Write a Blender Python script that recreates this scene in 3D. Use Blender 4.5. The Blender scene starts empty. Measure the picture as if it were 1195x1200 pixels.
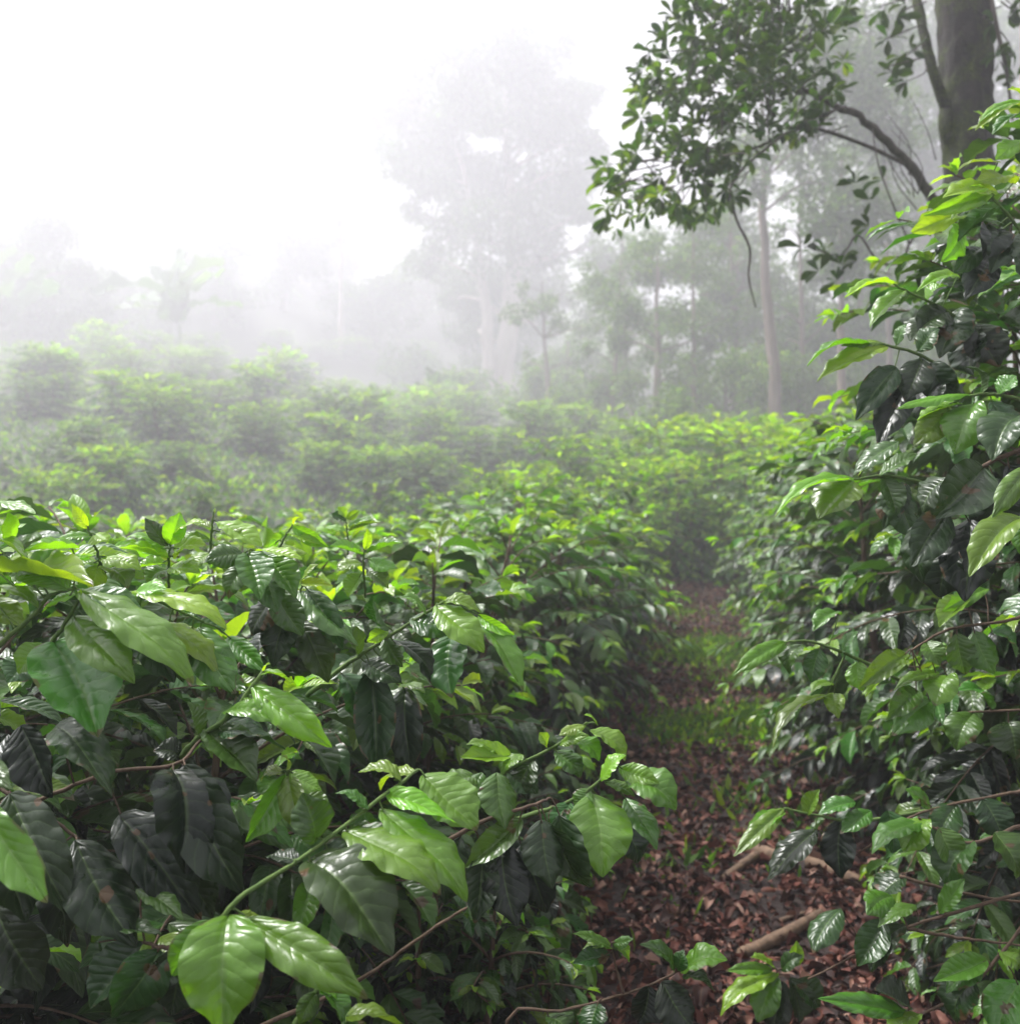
import bpy, math, random
import numpy as np
from mathutils import Vector, noise as mnoise
RND = np.random.default_rng(11)
random.seed(5)
SC = bpy.context.scene
COL = SC.collection
PI = math.pi
rad = math.radians

# ------------------------------------------------------------------ camera
CAM = np.array([0.0, 0.0, 1.5]); FPX = 1100.0
PITCH = math.atan(20 / FPX)
CF = np.array([0, math.cos(PITCH), -math.sin(PITCH)])
CU = np.array([0, math.sin(PITCH), math.cos(PITCH)])
CX = np.array([1.0, 0, 0]); UP = np.array([0, 0, 1.0])


def P(px, py, d):
    return CAM + d * (CF + CX * ((px - 597.5) / FPX) - CU * ((py - 600) / FPX))


cam = bpy.data.cameras.new('camera')
cam.sensor_fit = 'AUTO'; cam.sensor_width = 36; cam.lens = FPX / 1200 * 36
cam.clip_start = 0.02; cam.clip_end = 2000
cam.dof.use_dof = True; cam.dof.focus_distance = 1.55; cam.dof.aperture_fstop = 4.6
co = bpy.data.objects.new('camera', cam); COL.objects.link(co)
co.location = CAM; co.rotation_euler = (PI / 2 - PITCH, 0, 0)
SC.camera = co

# ------------------------------------------------------------------ terrain
def path_x(y):
    return 0.20 + 0.172 * y + 0.06 * math.sin(y * 0.55)


def gz(x, y):
    d = max(0.0, y - 11.0)
    u = max(0.0, min(1.0, (-x / max(y, 1) - .07) / .30)); u = u * u * (3 - 2 * u)
    z = (0.108 + 0.072 * u) * d * (1 - math.exp(-d / 5.0))
    if x > 4: z += 0.10 * min(x - 4, 60) * min(1, d / 12)
    if d > 96: z += 22 * (1 - math.exp(-(d - 96) / 40)) * (1 - .35 * max(0, min(1, (x + 5) / 40)))
    z += 0.05 * mnoise.noise((x * .35, y * .35, 3.1)) + 0.35 * min(1, d / 20) * mnoise.noise((x * .07, y * .07, 1.1))
    return z

# ------------------------------------------------------------------ node helpers
def new_mat(name):
    m = bpy.data.materials.new(name); m.use_nodes = True
    nt = m.node_tree; nt.nodes.clear()
    return m, nt, nt.nodes.new('ShaderNodeOutputMaterial')


def N(nt, t, **kw):
    n = nt.nodes.new(t)
    for k, v in kw.items():
        if k.startswith('i_'):
            n.inputs[k[2:].replace('_', ' ')].default_value = v
        else:
            setattr(n, k, v)
    return n


def math_n(nt, op, a, b=None, c=None):
    n = nt.nodes.new('ShaderNodeMath'); n.operation = op
    for i, v in enumerate((a, b, c)):
        if v is None: continue
        if isinstance(v, (int, float)): n.inputs[i].default_value = v
        else: nt.links.new(v, n.inputs[i])
    return n.outputs[0]


def mixc(nt, f, a, b, mode='MIX'):
    n = nt.nodes.new('ShaderNodeMix'); n.data_type = 'RGBA'; n.blend_type = mode
    for s, v in ((n.inputs[0], f), (n.inputs[6], a), (n.inputs[7], b)):
        if isinstance(v, (int, float)): s.default_value = v
        elif isinstance(v, tuple): s.default_value = (*v, 1)
        else: nt.links.new(v, s)
    return n.outputs[2]


def ramp(nt, fac, stops):
    r = nt.nodes.new('ShaderNodeValToRGB')
    e = r.color_ramp.elements
    while len(e) < len(stops): e.new(0.5)
    for el, (p, c) in zip(e, stops):
        el.position = p; el.color = (*c, 1)
    nt.links.new(fac, r.inputs[0])
    return r.outputs[0]


def leaf_material(name, old, mid, young, trans=0.3, rough=0.3, veins=9, bump=0.35, spots=True, spec=0.5):
    """Leaf: attribute leafuv = (across -1..1, along 0..1, random), youth 0..1."""
    m, nt, out = new_mat(name)
    L = nt.links.new
    a = N(nt, 'ShaderNodeAttribute', attribute_name='leafuv')
    y = N(nt, 'ShaderNodeAttribute', attribute_name='youth')
    sep = N(nt, 'ShaderNodeSeparateXYZ'); L(a.outputs['Vector'], sep.inputs[0])
    s, t, r = sep.outputs
    ab = math_n(nt, 'ABSOLUTE', s)
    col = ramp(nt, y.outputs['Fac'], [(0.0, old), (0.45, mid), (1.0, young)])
    hsv = N(nt, 'ShaderNodeHueSaturation')
    L(col, hsv.inputs['Color'])
    L(math_n(nt, 'MULTIPLY_ADD', r, 0.05, 0.475), hsv.inputs['Hue'])
    L(math_n(nt, 'MULTIPLY_ADD', math_n(nt, 'FRACT', math_n(nt, 'MULTIPLY', r, 7.3)), 0.7, 0.68), hsv.inputs['Value'])
    c = hsv.outputs[0]
    tc = N(nt, 'ShaderNodeTexCoord')
    nz = N(nt, 'ShaderNodeTexNoise', i_Scale=38.0, i_Detail=3.0); L(tc.outputs['Object'], nz.inputs['Vector'])
    c = mixc(nt, 0.35, c, mixc(nt, nz.outputs['Fac'], (0.35, 0.42, 0.35), (1.5, 1.45, 1.3)), 'MULTIPLY')
    base_c = c
    hgt = None
    if veins:
        ph = math_n(nt, 'SUBTRACT', math_n(nt, 'ADD', math_n(nt, 'MULTIPLY', t, float(veins)), math_n(nt, 'MULTIPLY', nz.outputs['Fac'], 0.9)), math_n(nt, 'MULTIPLY', ab, 1.9))
        tri = math_n(nt, 'ABSOLUTE', math_n(nt, 'SUBTRACT', math_n(nt, 'FRACT', ph), 0.5))   # 0.5 on vein
        vein = math_n(nt, 'SMOOTH_MIN', 1.0, math_n(nt, 'MULTIPLY', math_n(nt, 'MAXIMUM', math_n(nt, 'SUBTRACT', tri, 0.42), 0.0), 11.0), 0.1)
        midr = math_n(nt, 'MAXIMUM', math_n(nt, 'SUBTRACT', 1.0, math_n(nt, 'MULTIPLY', ab, 15.0)), 0.0)
        vm = math_n(nt, 'MULTIPLY', math_n(nt, 'MULTIPLY_ADD', y.outputs['Fac'], 0.75, 0.28), math_n(nt, 'MAXIMUM', math_n(nt, 'MULTIPLY', vein, 0.35), math_n(nt, 'MULTIPLY', midr, 0.9)))
        c = mixc(nt, vm, c, mixc(nt, 0.75, c, (0.22, 0.36, 0.09)))
        hgt = math_n(nt, 'SUBTRACT', math_n(nt, 'MULTIPLY', math_n(nt, 'COSINE', math_n(nt, 'MULTIPLY', tri, PI)), 1.0),
                     math_n(nt, 'MULTIPLY', midr, 0.8))
        hgt = math_n(nt, 'ADD', hgt, math_n(nt, 'MULTIPLY', nz.outputs['Fac'], 0.8))
    if spots:
        n2 = N(nt, 'ShaderNodeTexNoise', i_Scale=21.0, i_Detail=2.0); L(tc.outputs['Object'], n2.inputs['Vector'])
        sp = math_n(nt, 'MULTIPLY', math_n(nt, 'GREATER_THAN', n2.outputs['Fac'], 0.685), math_n(nt, 'LESS_THAN', y.outputs['Fac'], 0.55))
        edge = math_n(nt, 'MULTIPLY', math_n(nt, 'GREATER_THAN', ab, 0.9), math_n(nt, 'GREATER_THAN', nz.outputs['Fac'], 0.56))
        edge = math_n(nt, 'MULTIPLY', edge, math_n(nt, 'GREATER_THAN', r, 0.55))
        r2 = math_n(nt, 'FRACT', math_n(nt, 'MULTIPLY', r, 13.7))
        tipm = math_n(nt, 'MULTIPLY', math_n(nt, 'GREATER_THAN', math_n(nt, 'ADD', t, math_n(nt, 'MULTIPLY', nz.outputs['Fac'], .16)), 1.03), math_n(nt, 'GREATER_THAN', r2, .75))
        c = mixc(nt, math_n(nt, 'MAXIMUM', math_n(nt, 'MAXIMUM', sp, edge), tipm), c, (0.085, 0.05, 0.022))
    geo = N(nt, 'ShaderNodeNewGeometry')
    under = mixc(nt, 0.55, c, (0.12, 0.2, 0.07))
    c2 = mixc(nt, geo.outputs['Backfacing'], c, under)
    p = N(nt, 'ShaderNodeBsdfPrincipled')
    L(c2, p.inputs['Base Color'])
    rg = math_n(nt, 'ADD', math_n(nt, 'MULTIPLY', nz.outputs['Fac'], 0.34), rough - 0.15)
    L(math_n(nt, 'ADD', rg, math_n(nt, 'MULTIPLY', geo.outputs['Backfacing'], 0.25)), p.inputs['Roughness'])
    L(math_n(nt, 'MULTIPLY_ADD', y.outputs['Fac'], spec * .75, spec * .45), p.inputs['Specular IOR Level'])
    tr = N(nt, 'ShaderNodeBsdfTranslucent')
    tcol = mixc(nt, 1.0, base_c, (1.85, 1.75, 0.55), 'MULTIPLY')
    L(tcol, tr.inputs['Color'])
    if hgt is not None and bump:
        b = N(nt, 'ShaderNodeBump', i_Strength=bump, i_Distance=0.0018)
        L(hgt, b.inputs['Height']); L(b.outputs[0], p.inputs['Normal']); L(b.outputs[0], tr.inputs['Normal'])
    mx = N(nt, 'ShaderNodeMixShader')
    L(math_n(nt, 'MULTIPLY_ADD', y.outputs['Fac'], 0.42, trans), mx.inputs[0])
    L(p.outputs[0], mx.inputs[1]); L(tr.outputs[0], mx.inputs[2]); L(mx.outputs[0], out.inputs['Surface'])
    return m


def bark_material(name, a, b, moss=None, scale=14.0, bump=0.6, stretch=(1, 1, 0.25), dist=0.01):
    m, nt, out = new_mat(name); L = nt.links.new
    tc = N(nt, 'ShaderNodeTexCoord'); mp = N(nt, 'ShaderNodeMapping'); mp.inputs['Scale'].default_value = stretch
    L(tc.outputs['Object'], mp.inputs[0])
    n1 = N(nt, 'ShaderNodeTexNoise', i_Scale=scale, i_Detail=7.0, i_Roughness=0.65); L(mp.outputs[0], n1.inputs['Vector'])
    c = ramp(nt, n1.outputs['Fac'], [(0.3, a), (0.72, b)])
    h = n1.outputs['Fac']
    rough = 0.85
    if moss:
        n2 = N(nt, 'ShaderNodeTexNoise', i_Scale=2.6, i_Detail=6.0, i_Roughness=0.7); L(tc.outputs['Object'], n2.inputs['Vector'])
        n3 = N(nt, 'ShaderNodeTexNoise', i_Scale=70.0, i_Detail=4.0); L(tc.outputs['Object'], n3.inputs['Vector'])
        f = ramp(nt, n2.outputs['Fac'], [(0.45, (0, 0, 0)), (0.56, (1, 1, 1))])
        mc = ramp(nt, n3.outputs['Fac'], [(0.3, moss[0]), (0.7, moss[1])])
        c = mixc(nt, f, c, mc)
        n4 = N(nt, 'ShaderNodeTexNoise', i_Scale=6.0, i_Detail=5.0); L(tc.outputs['Object'], n4.inputs['Vector'])
        f2 = ramp(nt, n4.outputs['Fac'], [(0.63, (0, 0, 0)), (0.7, (1, 1, 1))])
        c = mixc(nt, math_n(nt, 'MULTIPLY', f2, 0.4), c, (0.13, 0.125, 0.10))
        h = math_n(nt, 'ADD', h, math_n(nt, 'MULTIPLY', n3.outputs['Fac'], 0.4))
    p = N(nt, 'ShaderNodeBsdfPrincipled', i_Roughness=rough); L(c, p.inputs['Base Color'])
    b_ = N(nt, 'ShaderNodeBump', i_Strength=bump, i_Distance=dist); L(h, b_.inputs['Height']); L(b_.outputs[0], p.inputs['Normal'])
    L(p.outputs[0], out.inputs['Surface'])
    return m


M = {}
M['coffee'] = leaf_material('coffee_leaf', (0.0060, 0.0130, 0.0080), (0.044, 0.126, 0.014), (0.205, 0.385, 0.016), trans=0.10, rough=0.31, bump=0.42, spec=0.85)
M['coffee_far'] = leaf_material('slope_coffee_leaf', (0.009, 0.022, 0.010), (0.045, 0.120, 0.016), (0.19, 0.33, 0.018), trans=0.24, rough=0.5, spec=0.3, veins=0, spots=False)
M['tree_leaf'] = leaf_material('tree_leaf', (0.016, 0.032, 0.010), (0.038, 0.085, 0.018), (0.10, 0.17, 0.025), trans=0.24, rough=0.36, veins=0, spots=False)
M['mist_leaf'] = leaf_material('misty_tree_leaf', (0.022, 0.046, 0.014), (0.052, 0.11, 0.022), (0.11, 0.20, 0.035), trans=0.26, rough=0.5, veins=0, spots=False)
M['banana'] = leaf_material('banana_leaf', (0.03, 0.075, 0.025), (0.06, 0.13, 0.035), (0.10, 0.19, 0.045), trans=0.2, rough=0.6, veins=26, bump=0.3, spots=False)
M['litter'] = None
M['stem_green'] = bark_material('green_twig', (0.05, 0.10, 0.02), (0.12, 0.19, 0.04), scale=60, bump=0.3, dist=0.001)
M['stem'] = bark_material('coffee_bark', (0.045, 0.026, 0.016), (0.14, 0.09, 0.058), scale=60, bump=0.6, dist=0.002)
M['bark'] = bark_material('mossy_bark', (0.004, 0.003, 0.003), (0.034, 0.024, 0.020), moss=((0.010, 0.018, 0.002), (0.07, 0.095, 0.006)), scale=16, bump=1.0, dist=0.05)
M['branch_bark'] = bark_material('branch_bark', (0.035, 0.03, 0.025), (0.12, 0.10, 0.085), scale=30, bump=0.6, dist=0.004)
M['mist_bark'] = bark_material('pale_bark', (0.07, 0.05, 0.038), (0.22, 0.17, 0.135), scale=4, bump=0.5, dist=0.02)
M['pale_bark'] = bark_material('smooth_pale_bark', (0.22, 0.18, 0.15), (0.42, 0.37, 0.32), scale=2, bump=0.3, dist=0.02)
M['wood'] = bark_material('dead_wood', (0.07, 0.042, 0.026), (0.24, 0.155, 0.10), scale=26, bump=0.6, dist=0.004)


def litter_material():
    m, nt, out = new_mat('dry_leaf'); L = nt.links.new
    a = N(nt, 'ShaderNodeAttribute', attribute_name='leafuv'); sep = N(nt, 'ShaderNodeSeparateXYZ'); L(a.outputs['Vector'], sep.inputs[0])
    c = ramp(nt, sep.outputs[2], [(0.0, (0.014, 0.006, 0.005)), (0.32, (0.050, 0.016, 0.012)), (0.62, (0.108, 0.034, 0.025)), (0.88, (0.18, 0.078, 0.056)), (0.985, (0.30, 0.19, 0.15))])
    tc = N(nt, 'ShaderNodeTexCoord'); nz = N(nt, 'ShaderNodeTexNoise', i_Scale=55.0, i_Detail=4.0); L(tc.outputs['Object'], nz.inputs['Vector'])
    c = mixc(nt, 0.6, c, mixc(nt, nz.outputs['Fac'], (0.3, 0.3, 0.3), (1.7, 1.6, 1.5)), 'MULTIPLY')
    midr = math_n(nt, 'LESS_THAN', math_n(nt, 'ABSOLUTE', sep.outputs[0]), 0.08)
    c = mixc(nt, math_n(nt, 'MULTIPLY', midr, 0.3), c, (0.2, 0.12, 0.07))
    p = N(nt, 'ShaderNodeBsdfPrincipled', i_Roughness=0.62); p.inputs['Specular IOR Level'].default_value = 0.28; L(c, p.inputs['Base Color'])
    b = N(nt, 'ShaderNodeBump', i_Strength=0.5, i_Distance=0.003); L(nz.outputs['Fac'], b.inputs['Height']); L(b.outputs[0], p.inputs['Normal'])
    L(p.outputs[0], out.inputs['Surface'])
    return m


M['litter'] = litter_material()


def soil_material(name, a, b, c_):
    m, nt, out = new_mat(name); L = nt.links.new
    tc = N(nt, 'ShaderNodeTexCoord')
    n1 = N(nt, 'ShaderNodeTexNoise', i_Scale=2.2, i_Detail=8.0, i_Roughness=0.7); L(tc.outputs['Object'], n1.inputs['Vector'])
    n2 = N(nt, 'ShaderNodeTexNoise', i_Scale=40.0, i_Detail=6.0, i_Roughness=0.7); L(tc.outputs['Object'], n2.inputs['Vector'])
    v = N(nt, 'ShaderNodeTexVoronoi', i_Scale=28.0); L(tc.outputs['Object'], v.inputs['Vector'])
    c = ramp(nt, n1.outputs['Fac'], [(0.3, a), (0.55, b), (0.75, c_)])
    c = mixc(nt, 0.7, c, mixc(nt, n2.outputs['Fac'], (0.3, 0.3, 0.3), (1.7, 1.7, 1.6)), 'MULTIPLY')
    p = N(nt, 'ShaderNodeBsdfPrincipled', i_Roughness=0.8); L(c, p.inputs['Base Color'])
    h = math_n(nt, 'ADD', n2.outputs['Fac'], v.outputs['Distance'])
    b_ = N(nt, 'ShaderNodeBump', i_Strength=0.8, i_Distance=0.02); L(h, b_.inputs['Height']); L(b_.outputs[0], p.inputs['Normal'])
    L(p.outputs[0], out.inputs['Surface'])
    return m


M['soil'] = soil_material('dark_soil', (0.02, 0.022, 0.01), (0.03, 0.04, 0.014), (0.035, 0.055, 0.015))
M['path'] = soil_material('path_litter_soil', (0.012, 0.006, 0.005), (0.024, 0.011, 0.009), (0.040, 0.018, 0.013))

# ------------------------------------------------------------------ mesh helpers
def mesh_from(name, V, F, mat, attrs=None, smooth=True):
    """V (n,3) array, F (m,4) int array of quads."""
    me = bpy.data.meshes.new(name)
    V = np.ascontiguousarray(V, dtype=np.float32); F = np.ascontiguousarray(F, dtype=np.int32)
    me.vertices.add(len(V)); me.vertices.foreach_set('co', V.ravel())
    me.loops.add(F.size); me.loops.foreach_set('vertex_index', F.ravel())
    me.polygons.add(len(F)); me.polygons.foreach_set('loop_start', np.arange(0, F.size, F.shape[1], dtype=np.int32))
    if smooth: me.polygons.foreach_set('use_smooth', np.ones(len(F), dtype=bool))
    for k, (typ, arr) in (attrs or {}).items():
        at = me.attributes.new(k, typ, 'POINT')
        at.data.foreach_set('vector' if typ == 'FLOAT_VECTOR' else 'value', np.ascontiguousarray(arr, dtype=np.float32).ravel())
    me.update(calc_edges=True)
    if mat: me.materials.append(mat)
    return me


def link(name, me, parent=None, loc=None):
    o = bpy.data.objects.new(name, me); COL.objects.link(o)
    if loc is not None: o.location = loc
    if parent is not None: o.parent = parent
    return o


def tag(o, label=None, cat=None, group=None, kind=None):
    for k, v in (('label', label), ('category', cat), ('group', group), ('kind', kind)):
        if v: o[k] = v
    return o


def thing(name, loc, label, cat, group=None):
    o = bpy.data.objects.new(name, None); COL.objects.link(o); o.location = loc
    o.empty_display_size = 0.1
    return tag(o, label, cat, group)


class Tubes:
    """Collects tapered tubes; builds one mesh."""
    def __init__(self): self.v = []; self.f = []; self.n = 0

    def add(self, pts, r, sides=6, rough=0.0, rng=RND):
        pts = np.asarray(pts, float); k = len(pts)
        r = np.interp(np.linspace(0, 1, k), np.linspace(0, 1, len(r)), r)
        T = np.gradient(pts, axis=0); T /= np.linalg.norm(T, axis=1)[:, None] + 1e-9
        ref = np.array([1.0, 0, 0]) if abs(T[0][0]) < 0.8 else np.array([0, 1.0, 0])
        A = np.zeros_like(T)
        a = ref
        for i in range(k):
            a = a - T[i] * a.dot(T[i]); a /= np.linalg.norm(a) + 1e-9; A[i] = a
        B = np.cross(T, A)
        th = np.linspace(0, 2 * PI, sides, endpoint=False)
        rr = r[:, None] * (1 + rough * rng.normal(size=(k, sides)))
        V = pts[:, None, :] + rr[:, :, None] * (np.cos(th)[None, :, None] * A[:, None, :] + np.sin(th)[None, :, None] * B[:, None, :])
        V = V.reshape(-1, 3)
        i = np.arange(k - 1)[:, None] * sides; j = np.arange(sides)[None, :]; j2 = (j + 1) % sides
        F = np.stack([i + j, i + j2, i + sides + j2, i + sides + j], -1).reshape(-1, 4) + self.n
        # caps: collapse a tip vertex ring
        self.v.append(V); self.f.append(F); self.n += len(V)
        for ring, c in ((0, pts[0]), ((k - 1) * sides, pts[-1])):
            base = self.n - len(V) if ring == 0 else self.n - len(V)
        tip = np.vstack([pts[-1] + T[-1] * r[-1] * .6, pts[0] - T[0] * r[0] * .3])
        b0 = self.n - len(V)
        self.v.append(tip)
        q = [[b0 + (k - 1) * sides + a_, b0 + (k - 1) * sides + (a_ + 1) % sides, b0 + (k - 1) * sides + (a_ + 2) % sides, self.n] for a_ in range(0, sides, 2)]
        q += [[b0 + (a_ + 2) % sides, b0 + (a_ + 1) % sides, b0 + a_, self.n + 1] for a_ in range(0, sides, 2)]
        self.f.append(np.array(q)); self.n += 2

    def mesh(self, name, mat):
        return mesh_from(name, np.concatenate(self.v), np.concatenate(self.f), mat)


def spline(pts, n):
    """Catmull-Rom through control points."""
    p = np.asarray(pts, float)
    if len(p) < 3:
        t = np.linspace(0, 1, n)[:, None]; return p[0] * (1 - t) + p[-1] * t
    q = np.vstack([2 * p[0] - p[1], p, 2 * p[-1] - p[-2]])
    u = np.linspace(0, len(p) - 1 - 1e-6, n); i = u.astype(int); t = (u - i)[:, None]
    a, b, c, d = q[i], q[i + 1], q[i + 2], q[i + 3]
    return 0.5 * ((2 * b) + (c - a) * t + (2 * a - 5 * b + 4 * c - d) * t ** 2 + (3 * b - a - 3 * c + d) * t ** 3)


def leaf_template(nS, nT, bend=0.6, fold=0.25, wave=0.02, quilt=0.0, curl=0.0, seed=0, shape='coffee', twist=0.0, veins=9):
    """Unit leaf: y along 0..1, x across +-0.5, z up. Returns V, F, s, t."""
    rng = np.random.default_rng(seed)
    t = np.linspace(0, 1, nT + 1); s = np.linspace(-1, 1, nS + 1)
    T, S = np.meshgrid(t, s, indexing='ij')
    if shape == 'coffee':
        w = np.sin(PI * np.clip(t, 0, 1) ** 0.92) ** 0.72
        w = w * (1 - 0.62 * np.clip((t - 0.78) / 0.22, 0, 1) ** 0.8 * np.clip((1.06 - t) / 0.2, 0, 1))
    elif shape == 'obovate':
        w = np.sin(PI * t ** 1.45) ** 0.8
    elif shape == 'banana':
        w = np.clip(np.sin(PI * np.clip(t * 1.02 - 0.02, 0, 1) ** 0.8), 0, 1) ** 0.45 * np.clip((t - 0.07) / 0.06, 0.05, 1)
    else:
        w = np.sin(PI * t) ** 0.9
    w = np.maximum(np.nan_to_num(w), 0.012)
    if shape == 'banana': w = w * (1 + 0.08 * rng.normal(size=len(w)))
    W = w[:, None]
    x = S * W * 0.5
    # centre line arc
    ang = bend * (0.5 - t) + 0.15 * bend * np.sin(2 * PI * t + rng.uniform(0, 6))
    yc = np.concatenate([[0], np.cumsum(np.cos((ang[1:] + ang[:-1]) / 2))]) / nT
    zc = np.concatenate([[0], np.cumsum(np.sin((ang[1:] + ang[:-1]) / 2))]) / nT
    ca = math.atan2(zc[-1], yc[-1]); ln = math.hypot(zc[-1], yc[-1])
    yc, zc = (yc * math.cos(ca) + zc * math.sin(ca)) / ln, (-yc * math.sin(ca) + zc * math.cos(ca)) / ln
    ang = ang - ca
    h = fold * np.abs(S) ** 1.15 * W * 0.5
    h = h - curl * (np.abs(S) ** 2.2) * W * 0.5
    ph = rng.uniform(0, 6, 4)
    h = h + wave * np.abs(S) ** 1.6 * np.where(S > 0, np.sin(2 * PI * 3.3 * T + ph[0]) + .6 * np.sin(2 * PI * 5.7 * T + ph[1]),
                                             np.sin(2 * PI * 3.1 * T + ph[2]) + .6 * np.sin(2 * PI * 6.1 * T + ph[3])) * np.clip(W * 1.3, 0, 1)
    if quilt:
        vph = T * veins - np.abs(S) * 1.9
        tri = np.abs((vph % 1) - 0.5)
        h = h + quilt * np.cos(tri * PI) * np.clip(np.abs(S) * 3.5, 0, 1) * np.clip((1.05 - np.abs(S)) * 2.2, 0, 1) * np.clip(W * 1.2, 0, 1)
        h = h - quilt * 0.8 * np.clip(1 - np.abs(S) * 6, 0, 1)
    tw = twist * (T - 0.3)
    x2 = x * np.cos(tw) - h * np.sin(tw); h2 = x * np.sin(tw) + h * np.cos(tw)
    sideways = 0.05 * rng.normal() * np.sin(PI * T)
    Y = yc[:, None] - h2 * np.sin(ang)[:, None]; Z = zc[:, None] + h2 * np.cos(ang)[:, None]
    V = np.stack([x2 + sideways, Y, Z], -1).reshape(-1, 3)
    i = np.arange(nT)[:, None] * (nS + 1); j = np.arange(nS)[None, :]
    F = np.stack([i + j, i + j + 1, i + nS + 2 + j, i + nS + 1 + j], -1).reshape(-1, 4)
    return V, F, S.ravel(), T.ravel()


def tmpl_set(nS, nT, n, seed, **kw):
    rng = np.random.default_rng(seed); out = []
    for k in range(n):
        a = dict(bend=rng.uniform(0.35, 1.1), fold=rng.uniform(0.1, 0.42), wave=rng.uniform(0.012, 0.03), curl=rng.uniform(0, .25), twist=rng.normal() * .25)
        a.update(kw)
        out.append(leaf_template(nS, nT, seed=seed * 31 + k, **a))
    return out


class Leaves:
    """Collects leaf placements (base, axis, normal, length, width, youth)."""
    def __init__(self): self.b = []; self.d = []; self.n = []; self.L = []; self.W = []; self.y = []

    def add(self, base, d, n, L, W, y):
        self.b.append(base); self.d.append(d); self.n.append(n); self.L.append(L); self.W.append(W); self.y.append(y)

    def extend(self, o):
        for k in 'bdnLWy': getattr(self, k).extend(getattr(o, k))

    def mesh(self, name, tmpl, mat, rng=RND):
        b = np.array(self.b); d = np.array(self.d); nn = np.array(self.n)
        L = np.array(self.L); W = np.array(self.W); y = np.array(self.y)
        d = d / (np.linalg.norm(d, axis=1)[:, None] + 1e-9)
        nn = nn - d * (nn * d).sum(1)[:, None]; nn /= np.linalg.norm(nn, axis=1)[:, None] + 1e-9
        x = np.cross(d, nn)
        var = rng.integers(0, len(tmpl), len(b)); rv = rng.uniform(0, 1, len(b))
        VV = []; FF = []; UV = []; YY = []; off = 0
        for k, (tv, tf, ts, tt) in enumerate(tmpl):
            idx = np.where(var == k)[0]
            if not len(idx): continue
            Wk = W[idx][:, None, None]; Lk = L[idx][:, None, None]
            V = b[idx][:, None, :] + tv[None, :, 0:1] * Wk * x[idx][:, None, :] + tv[None, :, 1:2] * Lk * d[idx][:, None, :] \
                + tv[None, :, 2:3] * (0.5 * Lk + 0.5 * Wk * 2.2) * nn[idx][:, None, :]
            m = len(tv)
            VV.append(V.reshape(-1, 3)); FF.append((tf[None] + (np.arange(len(idx)) * m)[:, None, None]).reshape(-1, 4) + off)
            uv = np.stack([np.tile(ts, len(idx)), np.tile(tt, len(idx)), np.repeat(rv[idx], m)], -1)
            UV.append(uv); YY.append(np.repeat(y[idx], m)); off += m * len(idx)
        return mesh_from(name, np.concatenate(VV), np.concatenate(FF), mat,
                         {'leafuv': ('FLOAT_VECTOR', np.concatenate(UV)), 'youth': ('FLOAT', np.concatenate(YY))})


def unit(v):
    return v / (np.linalg.norm(v) + 1e-9)


T_HERO = tmpl_set(12, 40, 10, 3, quilt=0.0135, wave=.016)
T_NEAR = tmpl_set(8, 16, 10, 4)
T_MID = tmpl_set(4, 6, 8, 5)
T_FAR = tmpl_set(2, 3, 6, 6)
T_OBO = tmpl_set(4, 6, 6, 7, shape='obovate', wave=0.01)
T_MIST = tmpl_set(2, 2, 4, 8, shape='x')
T_BAN = tmpl_set(6, 30, 5, 9, shape='banana', bend=2.1, fold=0.3, wave=0.05)
T_LIT = [leaf_template(4, 6, seed=900 + k_, bend=(-1.2, .6, 1.4, 2.2, -.6, .2, 1.0, -1.8, .4, 1.7)[k_], fold=(.2, .7, .1, .5, 1.0, .0, .4, .3, .8, .15)[k_], wave=.07, curl=(.3, 0, .6, .2, 0, .4, .1, .5, 0, .7)[k_], twist=(.3, -.6, .8, 0, .4, -.3, 1, -.9, .1, .5)[k_]) for k_ in range(10)]

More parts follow.
